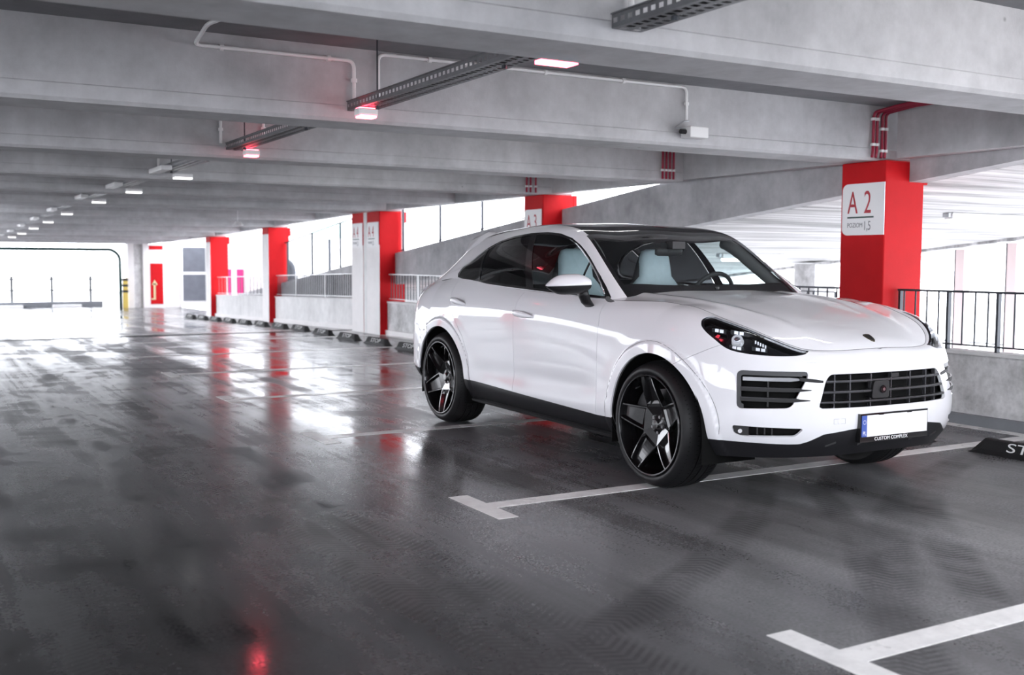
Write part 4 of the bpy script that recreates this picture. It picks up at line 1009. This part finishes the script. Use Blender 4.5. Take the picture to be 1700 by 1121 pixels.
# black centre of the lower bumper with fins
for S_ in (-.42,-.21,.21,.42):
    v,f=ribbar(S_-.03,S_+.03,.365,.345,.012,.02,-.002,3); cmk('lip_fin',v,f,SATINB,bumper,False)
# ---- number plate
pl=bpy.data.objects.new('licence_plate',None); COL.objects.link(pl); pl.parent=car; pl['label']='blank white number plate with a blue strip'
px=.958; pz=.4495; hw,hh=.255,.058
def plate_box(nm,y0,y1,z0,z1,x0,x1,m,bev=0):
    b=MB().box(x0,x1,y0,y1,z0,z1); o=cmk(nm,b.v,b.f,m,pl,False); return o
plate_box('plate_holder',-hw-.008,hw+.008,pz-hh-.030,pz+hh+.010,px-.035,px-.002,GLOSSB)
plate_box('plate_face',-hw,hw-.038,pz-hh,pz+hh,px-.002,px+.002,PLATEW)
plate_box('country_strip',hw-.038,hw,pz-hh,pz+hh,px-.002,px+.002,PLATEB)
def plate_text(body,size,sx,y,z,m,nm):
    me=text_mesh(body,size,sx,.0006); me.transform(Matrix(((0,0,1,0),(1,0,0,0),(0,1,0,0),(0,0,0,1)))); me.materials.append(m)
    o=bpy.data.objects.new(nm,me); COL.objects.link(o); o.parent=pl; o.location=(px+.0026,-y,z); return o
plate_text('PL',.030,.8,hw-.007,pz-.048,PLATEW,'country_letters')
v=[]; 
for i in range(12):
    t=2*math.pi*i/12; b=MB(); yy=hw-.019+.0105*math.cos(t); zz=pz+.022+.0105*math.sin(t); b.cyl((px+.002,yy,zz),(px+.0032,yy,zz),.0018,5); cmk('star',b.v,b.f,PLATEW,pl,False)
b=plate_text('CUSTOM COMPLEX',.026,1.12,.155,pz-hh-.0245,PLATEW,'holder_lettering'); b.location.x=px-.0008
for yy in (-.11,.11):
    plate_box('plate_clip',yy-.018,yy+.018,pz+hh-.002,pz+hh+.006,px-.002,px+.004,GLOSSB)
# ---- head lamps
def headlamp(s):
    t=(lambda a,b,z:b>0) if s>0 else (lambda a,b,z:b<0)
    hs=emitM('headlight',sub(offset(lamp,.045),t),GLOSSB); hs['label']='black head lamp with four small square light modules'
    ring,_=split(lamp,-(hl_field(lamp)+.011)); emitM('lamp_rim',sub(offset(ring,.003),t),GLOSSB,hs)
    emitM('lens',sub(offset(lamp,.001),t),LENSG,hs)
    # side wall between skin and housing
    for S_,z_,w,h in ((1.095,.966,.085,.022),(.985,.958,.085,.022),(.945,.877,.080,.020),(.820,.871,.085,.020)):
        v,f=ribbar(s*(S_+w/2),s*(S_-w/2),z_,z_-.010,h,.022,.016,4); o=cmk('light_module',v,f,SATINB,hs,False)
        for q in (0,.34):
            v,f=ribbar(s*(S_+.020-q*w),s*(S_-.002-q*w),z_-.004-q*.010,z_-.006-q*.010,h*.82,.006,.011,2); cmk('module_lens',v,f,LEDW,o,False)
    p_,n_=rp(s*.962,.915,.012); b=MB(); b.cyl(p_-n_*.03,p_+n_*.004,.034,18,.030); o=cmk('projector',b.v,b.f,LEDW,hs,False)
    b=MB(); b.cyl(p_+n_*.002,p_+n_*.008,.020,18,.014); cmk('projector_eye',b.v,b.f,CHROME,o,True)
    for i in range(5):
        v,f=ribbar(s*(.865-.016*i),s*(.858-.016*i),.905-.006*i,.905-.006*i,.018,.004,.012,1); cmk('led_fin',v,f,LEDW,hs,False)
    v,f=ribbar(s*.86,s*.72,.838,.835,.005,.004,.006,6); cmk('marker_strip',v,f,LEDW,hs,False)
both(headlamp)
# ---- bonnet
HP=hood(); HM=outward(gridmesh(HP)); 
if np.mean(HM.n[:,2])<0: HM.n=-HM.n
HM_keep=split(HM,np.maximum(HM.v[:,0]*-1-.60,0*HM.v[:,0]-1) )  # keep a>-.60
hoodo=emitM('hood',HM_keep[0],PAINT,rim=(lambda m:np.ones(len(m.v),bool),.014)); hoodo['label']='white bonnet with two soft ridges'
hlin=offset(HM,.03); emitM('hood_liner',hlin,DEEP,hoodo)
b=MB(); e_=HP[0]; e_=e_[e_[:,0]>-.60]; pts=[tuple(q) for q in e_]+[(q[0],-q[1],q[2]) for q in e_[::-1][1:]]; b.tube([(q[0],q[1],q[2]-.0008) for q in pts[::2]],.0023,6); cmk('hood_seal',b.v,b.f,MATS['seam_dark_grey'],hoodo)
# crest on the nose of the bonnet
def hoodz(a,b):
    i=np.argmin((HP[...,0]-a)**2+(HP[...,1]-abs(b))**2); return HP.reshape(-1,3)[i][2]
shape=[(.030,.026),(.034,0),(.030,-.026),(.0,-.026),(-.022,-.016),(-.034,0),(-.022,.016),(0,.026)]
ea=.765; zc_=hoodz(ea,0); sl_=(hoodz(ea-.03,0)-hoodz(ea+.03,0))/.06
def crest(scale,h,nm,m,par):
    v=[(ea-p_[0]*scale,p_[1]*scale,zc_+p_[0]*scale*sl_+h) for p_ in shape]; n=len(v); v+=[(q[0],q[1],q[2]-.006) for q in v]
    return cmk(nm,v,[tuple(range(n)),tuple(range(n,2*n))]+[(i,(i+1)%n,n+(i+1)%n,n+i) for i in range(n)],m,par,False)
em=crest(1.0,.004,'crest_emblem',mat('crest_dark',(.10,.085,.06),.3,.8),hoodo); crest(.72,.0055,'crest_field',mat('crest_black',(.012,.011,.010),.3),em)
# ---- cabin shell
GH=outward(gridmesh(*house()))
DLO=np.array([(-2.868,1.232),(-2.84,1.203),(-2.64,1.180),(-2.325,1.163),(-1.904,1.144),(-1.535,1.130),(-1.1,1.113),(-.62,1.096),(-.595,1.100),(-.70,1.175),(-.80,1.241),(-.90,1.300),(-.995,1.357),(-1.08,1.405),(-1.162,1.447),(-1.288,1.497),(-1.447,1.532),(-1.632,1.546),(-1.871,1.544),(-2.122,1.527),(-2.364,1.493),(-2.565,1.438),(-2.70,1.378),(-2.80,1.315),(-2.855,1.268)])
def dlo_field(m): return np.where(np.abs(m.v[:,1])>.4,sdf(DLO,m.v[:,0],m.v[:,2]),1.0)
_,GH1=split(GH,-(-.50-GH.v[:,0])) if False else (None,GH)
cabkeep,_=split(GH,GH.v[:,0]+.46)                 # forward end lies under the bonnet
dlo,shell=split(cabkeep,dlo_field(cabkeep))
def top_edge(m): return -1.105-.055*(np.abs(m.v[:,1])/.65)**2
ws,shell=split(shell,np.maximum((.518-shell.at['t'])*.9,top_edge(shell)-shell.v[:,0]))
roof,shell=split(shell,np.maximum((.535-shell.at['t'])*.9,np.maximum(shell.v[:,0]-top_edge(shell)-.0,-2.98-shell.v[:,0])))
rwin,shell=split(shell,np.maximum((.57-shell.at['t'])*.9,np.maximum(shell.v[:,0]+3.08,-3.58-shell.v[:,0])))
pil=emitM('roof_pillars',shell,PAINT,rim=(edge_ok,.012)); pil['label']='white roof rails and windscreen pillars'
pin=emitM('pillar_trim',sub(offset(shell,.018),lambda a,b,z:a>-3.0),TRIMG,pil)
for s in (1,-1):
    # padded inner cover of the windscreen pillar
    pts=[]; tt_=GH.at['t']
    for a_ in np.linspace(-1.22,-.62,12):
        i=np.argmin((GH.v[:,0]-a_)**2*4+(tt_-.50)**2+(GH.v[:,1]*s<0)*9); pts.append(GH.v[i]-GH.n[i]*.062-np.array([0,s*.012,0]))
    b=MB(); b.tube(pts,.044,10); cmk('pillar_cover',b.v,b.f,TRIMG,pil)
rg=emitM('glass_roof',roof,ROOFG); rg['label']='gloss black panoramic roof'
emitM('headliner',offset(roof,.03),HEADL,rg)
emitM('rear_window',rwin,RRG)
# windscreen: clear glass with black border
wsb,wsc=split(ws,np.minimum((ws.at['t']-.548)*.9,np.minimum(ws.v[:,0]-(top_edge(ws)+.055),-(ws.v[:,0]+.650))))
wo=emitM('windscreen',wsc if len(wsc.f) and np.mean([np.mean(wsc.at['t'][p]) for p in wsc.f])>np.mean([np.mean(wsb.at['t'][p]) for p in wsb.f]) else wsb,WSG)
emitM('windscreen_border',wsb if wo.data.vertices and wo.name and np.mean([np.mean(wsc.at['t'][p]) for p in wsc.f])>np.mean([np.mean(wsb.at['t'][p]) for p in wsb.f]) else wsc,GLOSSB,wo)
# side glazing
trim,gls=split(dlo,-(dlo_field(dlo)+.016))
def lnf(z0,a0,z1,a1): return lambda m: m.v[:,0]-(a0+(m.v[:,2]-z0)*(a1-a0)/(z1-z0))
B1=lnf(1.539,-1.845,1.135,-1.615); B2=lnf(1.537,-1.764,1.137,-1.512); Q1=lnf(1.44,-2.52,1.16,-2.40); V1=lnf(1.36,-.985,1.10,-.905)
bp,gls=split(gls,np.maximum(-B1(gls),B2(gls)))
qp,gls=strip(gls,Q1,.016)
vp,gls=strip(gls,V1,.011)
for s,t in ((1,lambda a,b,z:b>0),(-1,lambda a,b,z:b<=0)):
    par=doors[0 if s>0 else 1]; rpar=rdoors[0 if s>0 else 1]
    emitM('window_trim',sub(trim,t),GLOSSB,par)
    emitM('door_pillar',sub(bp,t),GLOSSB,par)
    emitM('window_divider',sub(qp,t),GLOSSB,rpar); emitM('quarter_divider',sub(vp,t),GLOSSB,par)
    for nm,mm,tt,pp in (('door_window',SDG,lambda a,b,z:(a>-1.62)&(a<-.85),par),('rear_door_window',RRG,lambda a,b,z:a<-1.62,rpar)):
        g_=sub(gls,t); 
        fsel=[]
        b2=B2(g_)
        for p in g_.f:
            fr_=sum(b2[i]>-.01 for i in p)>len(p)/2
            if fr_==(nm=='door_window'): fsel.append(p)
        emitM(nm,M(g_.v-g_.n*.004,g_.n,g_.at,fsel),mm,pp)
# bright strip along the upper edge of the front side window
def strip_pts(s):
    out=[]
    for a_,z_ in ((-.655,1.125),(-.74,1.188),(-.83,1.247),(-.93,1.305),(-1.02,1.358),(-1.11,1.407),(-1.19,1.446),(-1.30,1.486)):
        i=np.argmin((GH.v[:,0]-a_)**2+(GH.v[:,2]-z_)**2+(GH.v[:,1]*s<0)*9); out.append(GH.v[i]*np.array([0,1,0])+np.array([a_,0,z_])+GH.n[i]*.003)
    return out
for s in (1,-1):
    b=MB(); b.tube(strip_pts(s),.0045,6); cmk('bright_strip',b.v,b.f,CHROME,doors[0 if s>0 else 1])
# scuttle (black tray below the windscreen) and wipers
v=[];f=[]; n=25
for i in range(n):
    bb=-.74+1.48*i/(n-1); q=1-(bb/.74)**2
    v+=[(-.585,bb,1.090+.045*q),(-.66-.02*(1-q),bb,1.098+.043*q),(-.66,bb,1.02),(-.52,bb,1.02)]
for i in range(n-1):
    b_=4*i; f+=[(b_+k_,b_+(k_+1)%4,b_+4+(k_+1)%4,b_+4+k_) for k_ in range(4)]
sc=cmk('scuttle_panel',v,f,SATINB,None,False)
for (b0,b1) in ((.62,.02),(-.05,-.62)):
    b=MB(); pts=[]
    for i in range(9):
        t=i/8; bb=b0+(b1-b0)*t; q=1-(bb/.74)**2; pts.append((-.635-.03*math.sin(t*3.1),bb,1.112+.045*q+.012*math.sin(t*3.1)))
    b.tube(pts,.008,6); b.cyl((pts[0][0]+.01,pts[0][1],pts[0][2]-.04),(pts[0][0]+.01,pts[0][1],pts[0][2]+.008),.018,10); cmk('wiper',b.v,b.f,SATINB,sc,False)
# ---- tail: spoiler blade, tail lamp band, tailgate skin
_gp=GH.v[:len(GH.v)//2]
def ghz(a,b): return float(_gp[np.argmin((_gp[:,0]-a)**2+(_gp[:,1]-abs(b))**2+(_gp[:,2]<1.2)*9),2])
v=[];f=[];n=25
for i in range(n):
    bb=-.585+1.17*i/(n-1); q=min(1,(1-abs(bb)/.585)*9); q=q*q*(3-2*q); lift=.004+.050*q
    z0,z1=ghz(-2.86,bb),ghz(-3.15,bb)
    v+=[(-2.86,bb,z0+.002),(-2.93,bb,z0-.010+lift*.7),(-3.17,bb,z1+.004+lift*1.25),(-3.18,bb,z1-.006+lift*1.1),(-3.05,bb,ghz(-3.05,bb)-.01)]
for i in range(n-1):
    b_=5*i; f+=[(b_+k_,b_+(k_+1)%5,b_+5+(k_+1)%5,b_+5+k_) for k_ in range(5)]
f+=[(0,1,2,3,4),tuple(range(5*n-5,5*n))]
smooth_angle(cmk('rear_spoiler',v,f,PAINT))
v=[];f=[];nS=40
TLM=mat('tail_lamp_red',(.35,.01,.015),.15,coat=.8)
Smax=float(_S.max())
for i in range(nS+1):
    S_=Smax-1.05*i/nS; p0,n0=rp(S_,.955,-.003); p1,n1=rp(S_,.995,-.003); v+=[p0,p1]
vL=[np.array(q)*np.array([1,-1,1]) for q in v]
for vv in (v,vL): cmk('tail_lamp',vv,[(2*i,2*i+1,2*i+3,2*i+2) for i in range(nS)],TLM,rearq)
# rear reflector / black corner vent low behind the rear wheel
v,f=ribbar(float(np.interp(-3.42,_P[20,:,0],_S)) if False else 5.0,5.12,.47,.47,.09,.01,-.003,3); 
# ---- door handles
def handle(s,a0,a1,z0,z1,par):
    h=MB(); n=16; v=[];f=[]
    for i in range(n+1):
        t=i/n; a=a0+(a1-a0)*t; z=z0+(z1-z0)*t; S_=float(np.interp(a,_P[60,:,0][46:216],_S[46:216])); p_,n_=rp(s*S_,z)
        e=math.sin(math.pi*t)**.45 if 0<t<1 else 0; r=.004+.0165*e; o_=.002+.040*min(1,e*1.05)
        c_=p_+n_*o_
        for k_ in range(8):
            w=2*math.pi*k_/8; v.append(c_+n_*(.55*r*math.cos(w))+np.array([0,0,1])*(r*1.15*math.sin(w)))
    for i in range(n):
        f+=[(8*i+k_,8*i+(k_+1)%8,8*i+8+(k_+1)%8,8*i+8+k_) for k_ in range(8)]
    o=cmk('door_handle',v,f,PAINT,par)
    S_=float(np.interp((a0+a1)/2,_P[60,:,0][46:216],_S[46:216])); v=[];f=[]
    p_,n_=rp(s*S_,(z0+z1)/2-.006,.0); v=[p_+n_*.0012]
    for k_ in range(20):
        w=2*math.pi*k_/20; aa=(a0+a1)/2+.070*math.cos(w); SS=float(np.interp(aa,_P[60,:,0][46:216],_S[46:216])); v.append(rp(s*SS,(z0+z1)/2-.008+.026*math.sin(w),-.0012)[0])
    cmk('handle_recess',v,[(0,1+k_,1+(k_+1)%20) for k_ in range(20)],PAINT,o)
for s,i in ((1,0),(-1,1)):
    handle(s,-1.635,-1.375,.968,.951,doors[i]); handle(s,-2.675,-2.425,1.020,.998,rdoors[i])
# ---- exterior mirror (right-hand side)
def mirror(s):
    par=doors[0 if s>0 else 1]
    ax=np.array([-.30,.954,0]); ax/=np.linalg.norm(ax)   # outward along the housing, swept back
    fwd=np.array([ax[1],-ax[0],0])
    root=np.array([-.665,.955,1.185]); n=18; mm=14
    def shellpart(nm,k0,k1,m,scale=1.0):
        v=[];f=[]
        for i in range(n+1):
            t=i/n; c_=root+ax*(.285*t); h=.066*(1-abs(t*2-.86)**3.2*.42)*(math.sqrt(max(0,1-max(0,(t-.62)/.38)**2)) if t>.62 else 1)*(1-.30*max(0,(.3-t)/.3)**2); d=.085*(math.sqrt(max(0,1-max(0,(t-.6)/.4)**2)) if t>.6 else 1)*(1-.2*max(0,(.25-t)/.25))
            h=max(h,.004)*scale; d=max(d,.006)*scale; c_=c_+np.array([0,0,.004-.010*t])
            for j in range(mm+1):
                w=math.pi*(k0+(k1-k0)*j/mm)  # 0 = back, .5 = top, 1 = front, 1.5 = bottom
                v.append(c_-fwd*d*math.cos(w)*.9+np.array([0,0,1])*h*math.sin(w)*(1.05 if math.sin(w)>0 else .95))
        for i in range(n):
            b_=i*(mm+1); f+=[(b_+j,b_+j+1,b_+mm+2+j,b_+mm+1+j) for j in range(mm)]
        v=[np.array(q)*np.array([1,s,1]) for q in v]; return cmk(nm,v,f,m,par)
    o=shellpart('mirror_cap',0,1.02,PAINT); q=shellpart('mirror_lower',1.0,2.02,SATINB,.985); q.parent=o
    # bright line between cap and lower shell
    b=MB(); b.tube([np.array(root+ax*(.285*t)+fwd*(.0775*(math.sqrt(max(0,1-max(0,(t-.6)/.4)**2)) if t>.6 else 1)*(1-.2*max(0,(.25-t)/.25)))+np.array([0,0,.002-.010*t]))*np.array([1,s,1]) for t in np.linspace(.06,.98,18)],.0022,5); cmk('mirror_line',b.v,b.f,SATCHR,o)
    # stalk down to the door
    v=[];f=[]; ks=[((-.70,.985,1.150),.050,.055),((-.705,.968,1.115),.044,.050),((-.715,.945,1.078),.046,.044),((-.72,.915,1.050),.050,.032)]
    for c_,ra,rb in ks:
        for j in range(14):
            w=2*math.pi*j/14; v.append((c_[0]+ra*math.cos(w),s*(c_[1]+.55*rb*math.sin(w)),c_[2]-.30*rb*math.sin(w)))
    for i in range(3): f+=[(14*i+j,14*i+(j+1)%14,14*i+14+(j+1)%14,14*i+14+j) for j in range(14)]
    f+=[tuple(range(14)),tuple(range(42,56))]; cmk('mirror_stalk',v,f,SATINB,o)
mirror(1)
# ---- interior
def slab_loft(nm,secs,m,par,e=3.0,n=24):
    """secs: (centre a,b,z, half depth(a), half width(b), tilt) horizontal superellipse sections"""
    v=[];f=[]
    for (a,b,z,ha,hb) in secs:
        for j in range(n):
            w=2*math.pi*j/n; c_,s_=math.cos(w),math.sin(w); v.append((a+ha*math.copysign(abs(c_)**(2/e),c_),b+hb*math.copysign(abs(s_)**(2/e),s_),z))
    k_=len(secs)
    for i in range(k_-1): f+=[(n*i+j,n*i+(j+1)%n,n*i+n+(j+1)%n,n*i+n+j) for j in range(n)]
    f+=[tuple(range(n)),tuple(range(n*(k_-1),n*k_))]
    return cmk(nm,v,f,m,par)
cab=bpy.data.objects.new('cabin',None); COL.objects.link(cab); cab.parent=car; cab['label']='dark cabin interior with pale seats'
for s in (1,-1):
    b0=.37*s
    slab_loft('seat_back',[(-1.64,b0,.62,.06,.22),(-1.67,b0,.75,.075,.255),(-1.71,b0,.95,.078,.262),(-1.74,b0,1.08,.07,.25),(-1.755,b0,1.16,.062,.205),(-1.76,b0,1.22,.058,.15),(-1.765,b0,1.30,.058,.140),(-1.77,b0,1.37,.054,.130),(-1.775,b0,1.415,.042,.110),(-1.777,b0,1.43,.02,.07)],LEATH,cab)
    slab_loft('seat_shell',[(-1.70,b0,.62,.07,.225),(-1.735,b0,.9,.075,.262),(-1.775,b0,1.10,.06,.245),(-1.79,b0,1.18,.05,.19),(-1.80,b0,1.32,.05,.138),(-1.805,b0,1.405,.03,.105)],LEATD,cab)
    slab_loft('seat_base',[(-1.40,b0,.50,.28,.24),(-1.40,b0,.62,.30,.26),(-1.40,b0,.68,.26,.23)],LEATH,cab)
slab_loft('rear_bench',[(-2.62,0,.55,.14,.66),(-2.66,0,.85,.12,.66),(-2.72,0,1.08,.09,.62),(-2.74,0,1.14,.05,.55)],LEATD,cab)
for bb in (-.36,.36): slab_loft('rear_headrest',[(-2.74,bb,1.12,.045,.13),(-2.75,bb,1.22,.045,.12),(-2.755,bb,1.27,.03,.09)],LEATD,cab)
slab_loft('dashboard',[(-.80,0,.75,.22,.76),(-.78,0,1.0,.24,.76),(-.76,0,1.07,.20,.74),(-.75,0,1.09,.14,.70)],LEATD,cab,4.0)
slab_loft('instrument_hood',[(-.92,-.38,1.06,.10,.21),(-.91,-.38,1.12,.10,.19),(-.90,-.38,1.150,.07,.14)],LEATD,cab)
b=MB(); ctr=Vector((-1.08,-.38,1.075)); ux=Vector((0,1,0)); uy=Vector((.36,0,.93)).normalized(); R_=.188
b.tube([ctr+ux*R_*math.cos(w)+uy*R_*math.sin(w) for w in np.linspace(0,2*math.pi,33)],.016,10); o=cmk('steering_wheel',b.v,b.f,LEATD,cab)
b=MB(); b.box(-1.10,-1.03,-.45,-.31,1.03,1.11); b.tube([ctr+ux*.18,ctr-ux*.18],.014,8); b.tube([ctr,ctr-uy*.18],.014,8); cmk('steering_hub',b.v,b.f,LEATD,o,False)
b=MB(); 
slab_loft('rear_view_mirror',[(-1.08,.02,1.375,.012,.09),(-1.075,.02,1.385,.022,.115),(-1.07,.02,1.42,.022,.118),(-1.065,.02,1.432,.012,.09)],LEATD,cab)
b=MB(); b.box(-1.12,-.98,-.055,.055,1.425,1.475); cmk('mirror_mount',b.v,b.f,LEATD,cab,False)
b=MB(); b.box(-3.3,-.45,-.86,.86,.36,.42); cmk('cabin_floor',b.v,b.f,LEATD,cab,False)
b=MB(); b.box(-3.25,-2.85,-.80,.80,.9,1.10); cmk('parcel_shelf',b.v,b.f,LEATD,cab,False)
# ---- underbody and wheel houses
b=MB(); b.box(-2.40,-.45,-.84,.84,.24,.36); b.box(-.45,.55,-.52,.52,.24,.40); b.box(-3.75,-2.4,-.52,.52,.27,.42); cmk('underbody',b.v,b.f,DEEP,None,False)
for ac in ARCH:
    for s in (1,-1):
        v=[];f=[]; n=32
        for i in range(n+1):
            w=math.pi*(-.12+1.24*i/n); c_,s_=math.cos(w),math.sin(w); R_=ARCHR+.006
            z_=WZ+R_*s_ if s_>0 else WZ+R_*s_; a_=ac+R_*c_ if s_>0 else ac+R_*math.copysign(1,c_)
            v+=[(a_,s*.945,z_),(a_,s*.56,z_)]
        f=[(2*i,2*i+1,2*i+3,2*i+2) for i in range(n)]+[tuple(range(1,2*n+2,2))]
        cmk('wheel_house',v,f,DEEP)
# ---- wheels
def wheel_build(s,ac,rot,b_face):
    """wheel with its outer face at lateral b_face; built round the local axle"""
    W_=bpy.data.objects.new('wheel',None); COL.objects.link(W_); W_.parent=car; W_.location=(ac,-s*b_face,WZ); W_.rotation_euler=(0,0,0 if s>0 else math.pi)
    W_['label']='black five-spoke alloy wheel with low tyre'
    # local frame: x forward, -y outward (right side), z up ; depth w grows inward (+y)
    def lathe(nm,prof,m,par,n=72,sm=True,closed=True):
        v=[];f=[];k_=len(prof)
        for i in range(n):
            t=2*math.pi*i/n; v+=[(r*math.cos(t),d,r*math.sin(t)) for r,d in prof]
        for i in range(n):
            j=(i+1)%n
            for q in range(k_ if closed else k_-1): f.append((i*k_+q,i*k_+(q+1)%k_,j*k_+(q+1)%k_,j*k_+q))
        me=bpy.data.meshes.new(nm); me.from_pydata(v,[],f); me.update(); bm=bmesh.new(); bm.from_mesh(me); bmesh.ops.recalc_face_normals(bm,faces=bm.faces)
        for e in bm.edges: e.smooth=not(len(e.link_faces)==2 and e.calc_face_angle(0)>.6)
        bm.to_mesh(me); bm.free(); 
        for p_ in me.polygons: p_.use_smooth=sm
        me.materials.append(m); o=bpy.data.objects.new(nm,me); COL.objects.link(o); o.parent=par; return o
    # tyre: sidewall, shoulder, grooved tread
    tp=[(.296,.012),(.305,.001),(.318,-.005),(.332,-.003),(.345,.007),(.356,.022),(.365,.042),(.371,.062)]
    g=.0065
    for d in (.095,.145,.195): tp+=[(.376,d-.006),(.376-g,d-.005),(.376-g,d+.005),(.376,d+.006)]
    tp+=[(.373,.245),(.366,.268),(.345,.285),(.31,.28),(.296,.27)]
    ty=lathe('tyre',tp,TYRE,W_,96)
    # tread sipes round the shoulder
    q=MB()
    for i in range(84):
        t=2*math.pi*i/84; c_,s_=math.cos(t),math.sin(t); dt=.004
        for (r0,d0,r1,d1) in ((.3575,.024,.3755,.082),(.3768,.106,.3768,.134),(.3768,.206,.3752,.240)):
            a0=Vector((r0*c_,d0,r0*s_)); a1=Vector((r1*math.cos(t+.03),d1,r1*math.sin(t+.03))); tn=Vector((-s_,0,c_))*.0018; up_=Vector((c_,0,s_))*.0004
            b0=len(q.v); q.v+=[tuple(a0-tn+up_),tuple(a0+tn+up_),tuple(a1+tn+up_),tuple(a1-tn+up_)]; q.f.append((b0,b0+1,b0+2,b0+3))
    o=mk('tread_sipes',q.v,q.f,DEEP,ty,local=True); o['kind']='stuff'
    # rim: lip, barrel
    lathe('rim',[(.301,.004),(.301,-.004),(.296,-.008),(.289,-.007),(.286,.002),(.284,.02),(.272,.06),(.262,.15),(.275,.24),(.298,.255),(.298,.24)],mat('rim_black',(.02,.02,.022),.16,.7,coat=.5) if 'rim_black' not in MATS else MATS['rim_black'],W_,96)
    lathe('rim_back',[(.27,.19),(.0,.19),(.0,.2),(.27,.2)],DEEP,W_,48)
    lathe('brake_disc',[(.205,.115),(.10,.115),(.10,.135),(.205,.135)],DISC,W_,64)
    cal=MB(); 
    for i in range(8):
        t=math.radians(-35+70*i/8)
    v=[];f=[]; 
    for i in range(11):
        t=math.radians((150 if ac>-1 else 30)-35+70*i/10); 
        for r,d in ((.235,.075),(.235,.16),(.15,.16),(.15,.075)): v.append((-r*math.cos(t) if False else r*math.cos(t),d,r*math.sin(t)))
    for i in range(10): f+=[(4*i+k_,4*i+(k_+1)%4,4*i+4+(k_+1)%4,4*i+4+k_) for k_ in range(4)]
    f+=[(0,1,2,3),(40,41,42,43)]; mk('brake_caliper',v,f,CALIP,W_,local=True)
    # hub and centre cap
    lathe('hub',[(.0,.052),(.030,.052),(.036,.058),(.060,.066),(.064,.075),(.064,.12),(0,.12)],WHEELB,W_,40)
    lathe('centre_cap',[(.0,.046),(.026,.047),(.030,.051),(.030,.056),(0,.056)],GLOSSB,W_,32)
    for i in range(5):
        t=rot+math.radians(36+72*i); q=MB(); q.cyl((.050*math.cos(t),.075,.050*math.sin(t)),(.050*math.cos(t),.060,.050*math.sin(t)),.010,6); mk('wheel_bolt',q.v,q.f,SATCHR if False else DISC,W_,local=True)
    # five tapered double-edged spokes
    n=10; v=[];f=[]
    def pol(r,t): return (r*math.cos(t),r*math.sin(t))
    kn=np.array(pol(.128,math.radians(36))); kn2=np.array(pol(.128,math.radians(-36)))
    ro=np.array(pol(.287,math.radians(9.6))); ro2=np.array(pol(.287,math.radians(-9.6)))
    for i in range(n+1):
        t=i/n; A=kn*(1-t)+ro*t; B=kn2*(1-t)+ro2*t; r=np.linalg.norm((A+B)/2)
        dep=.050*(1-t)**1.4+.002            # concave: hub set back
        w=np.linalg.norm(A-B); e1=min(.010,w*.14)/w; e2=min(.020,w*.26)/w
        gd=.026*min(1,t*5+.1)
        pts=[(A,dep+.040),(A,dep+.004),(A+(B-A)*.02,dep),(A+(B-A)*e1,dep),(A+(B-A)*e2,dep+gd),(A+(B-A)*(1-e2),dep+gd),(A+(B-A)*(1-e1),dep),(A+(B-A)*.98,dep),(B,dep+.004),(B,dep+.040)]
        v+=[(p_[0],d,p_[1]) for p_,d in pts]
    k_=10
    for i in range(n): f+=[(i*k_+j,i*k_+(j+1)%k_,(i+1)*k_+(j+1)%k_,(i+1)*k_+j) for j in range(k_)]
    f+=[tuple(range(k_)),tuple(range(n*k_,(n+1)*k_))]
    me=bpy.data.meshes.new('spoke'); me.from_pydata(v,[],f); me.update(); bm=bmesh.new(); bm.from_mesh(me); bmesh.ops.recalc_face_normals(bm,faces=bm.faces); bm.to_mesh(me); bm.free(); me.materials.append(WHEELB)
    # star centre between the knuckles
    for i in range(5):
        o=bpy.data.objects.new('spoke',me); COL.objects.link(o); o.parent=W_; o.rotation_euler=(0,-(rot+math.radians(72*i)),0)
    v=[];f=[]
    for i in range(5):
        t=rot+math.radians(36+72*i); v+=[(*[.128*math.cos(t),.050,.128*math.sin(t)],)]
    v+=[(0,.082,0)]; v=[(a,b,c) for a,b,c in v]; f=[(i,(i+1)%5,5) for i in range(5)]; v+=[(a,b+.04,c) for a,b,c in v[:5]]; f+=[(i,6+i,6+(i+1)%5,(i+1)%5) for i in range(5)]
    mk('spoke_centre',v,f,WHEELB,W_,local=True)
    q=MB(); t=rot+math.radians(30); q.cyl((.262*math.cos(t),.05,.262*math.sin(t)),(.25*math.cos(t),.015,.25*math.sin(t)),.004,6); mk('valve',q.v,q.f,SATCHR,W_,local=True)
    return W_
wheel_build(1,WA[0],math.radians(97),.955); wheel_build(1,WA[1],math.radians(60),.955)
wheel_build(-1,WA[0],math.radians(20),.955); wheel_build(-1,WA[1],math.radians(40),.955)
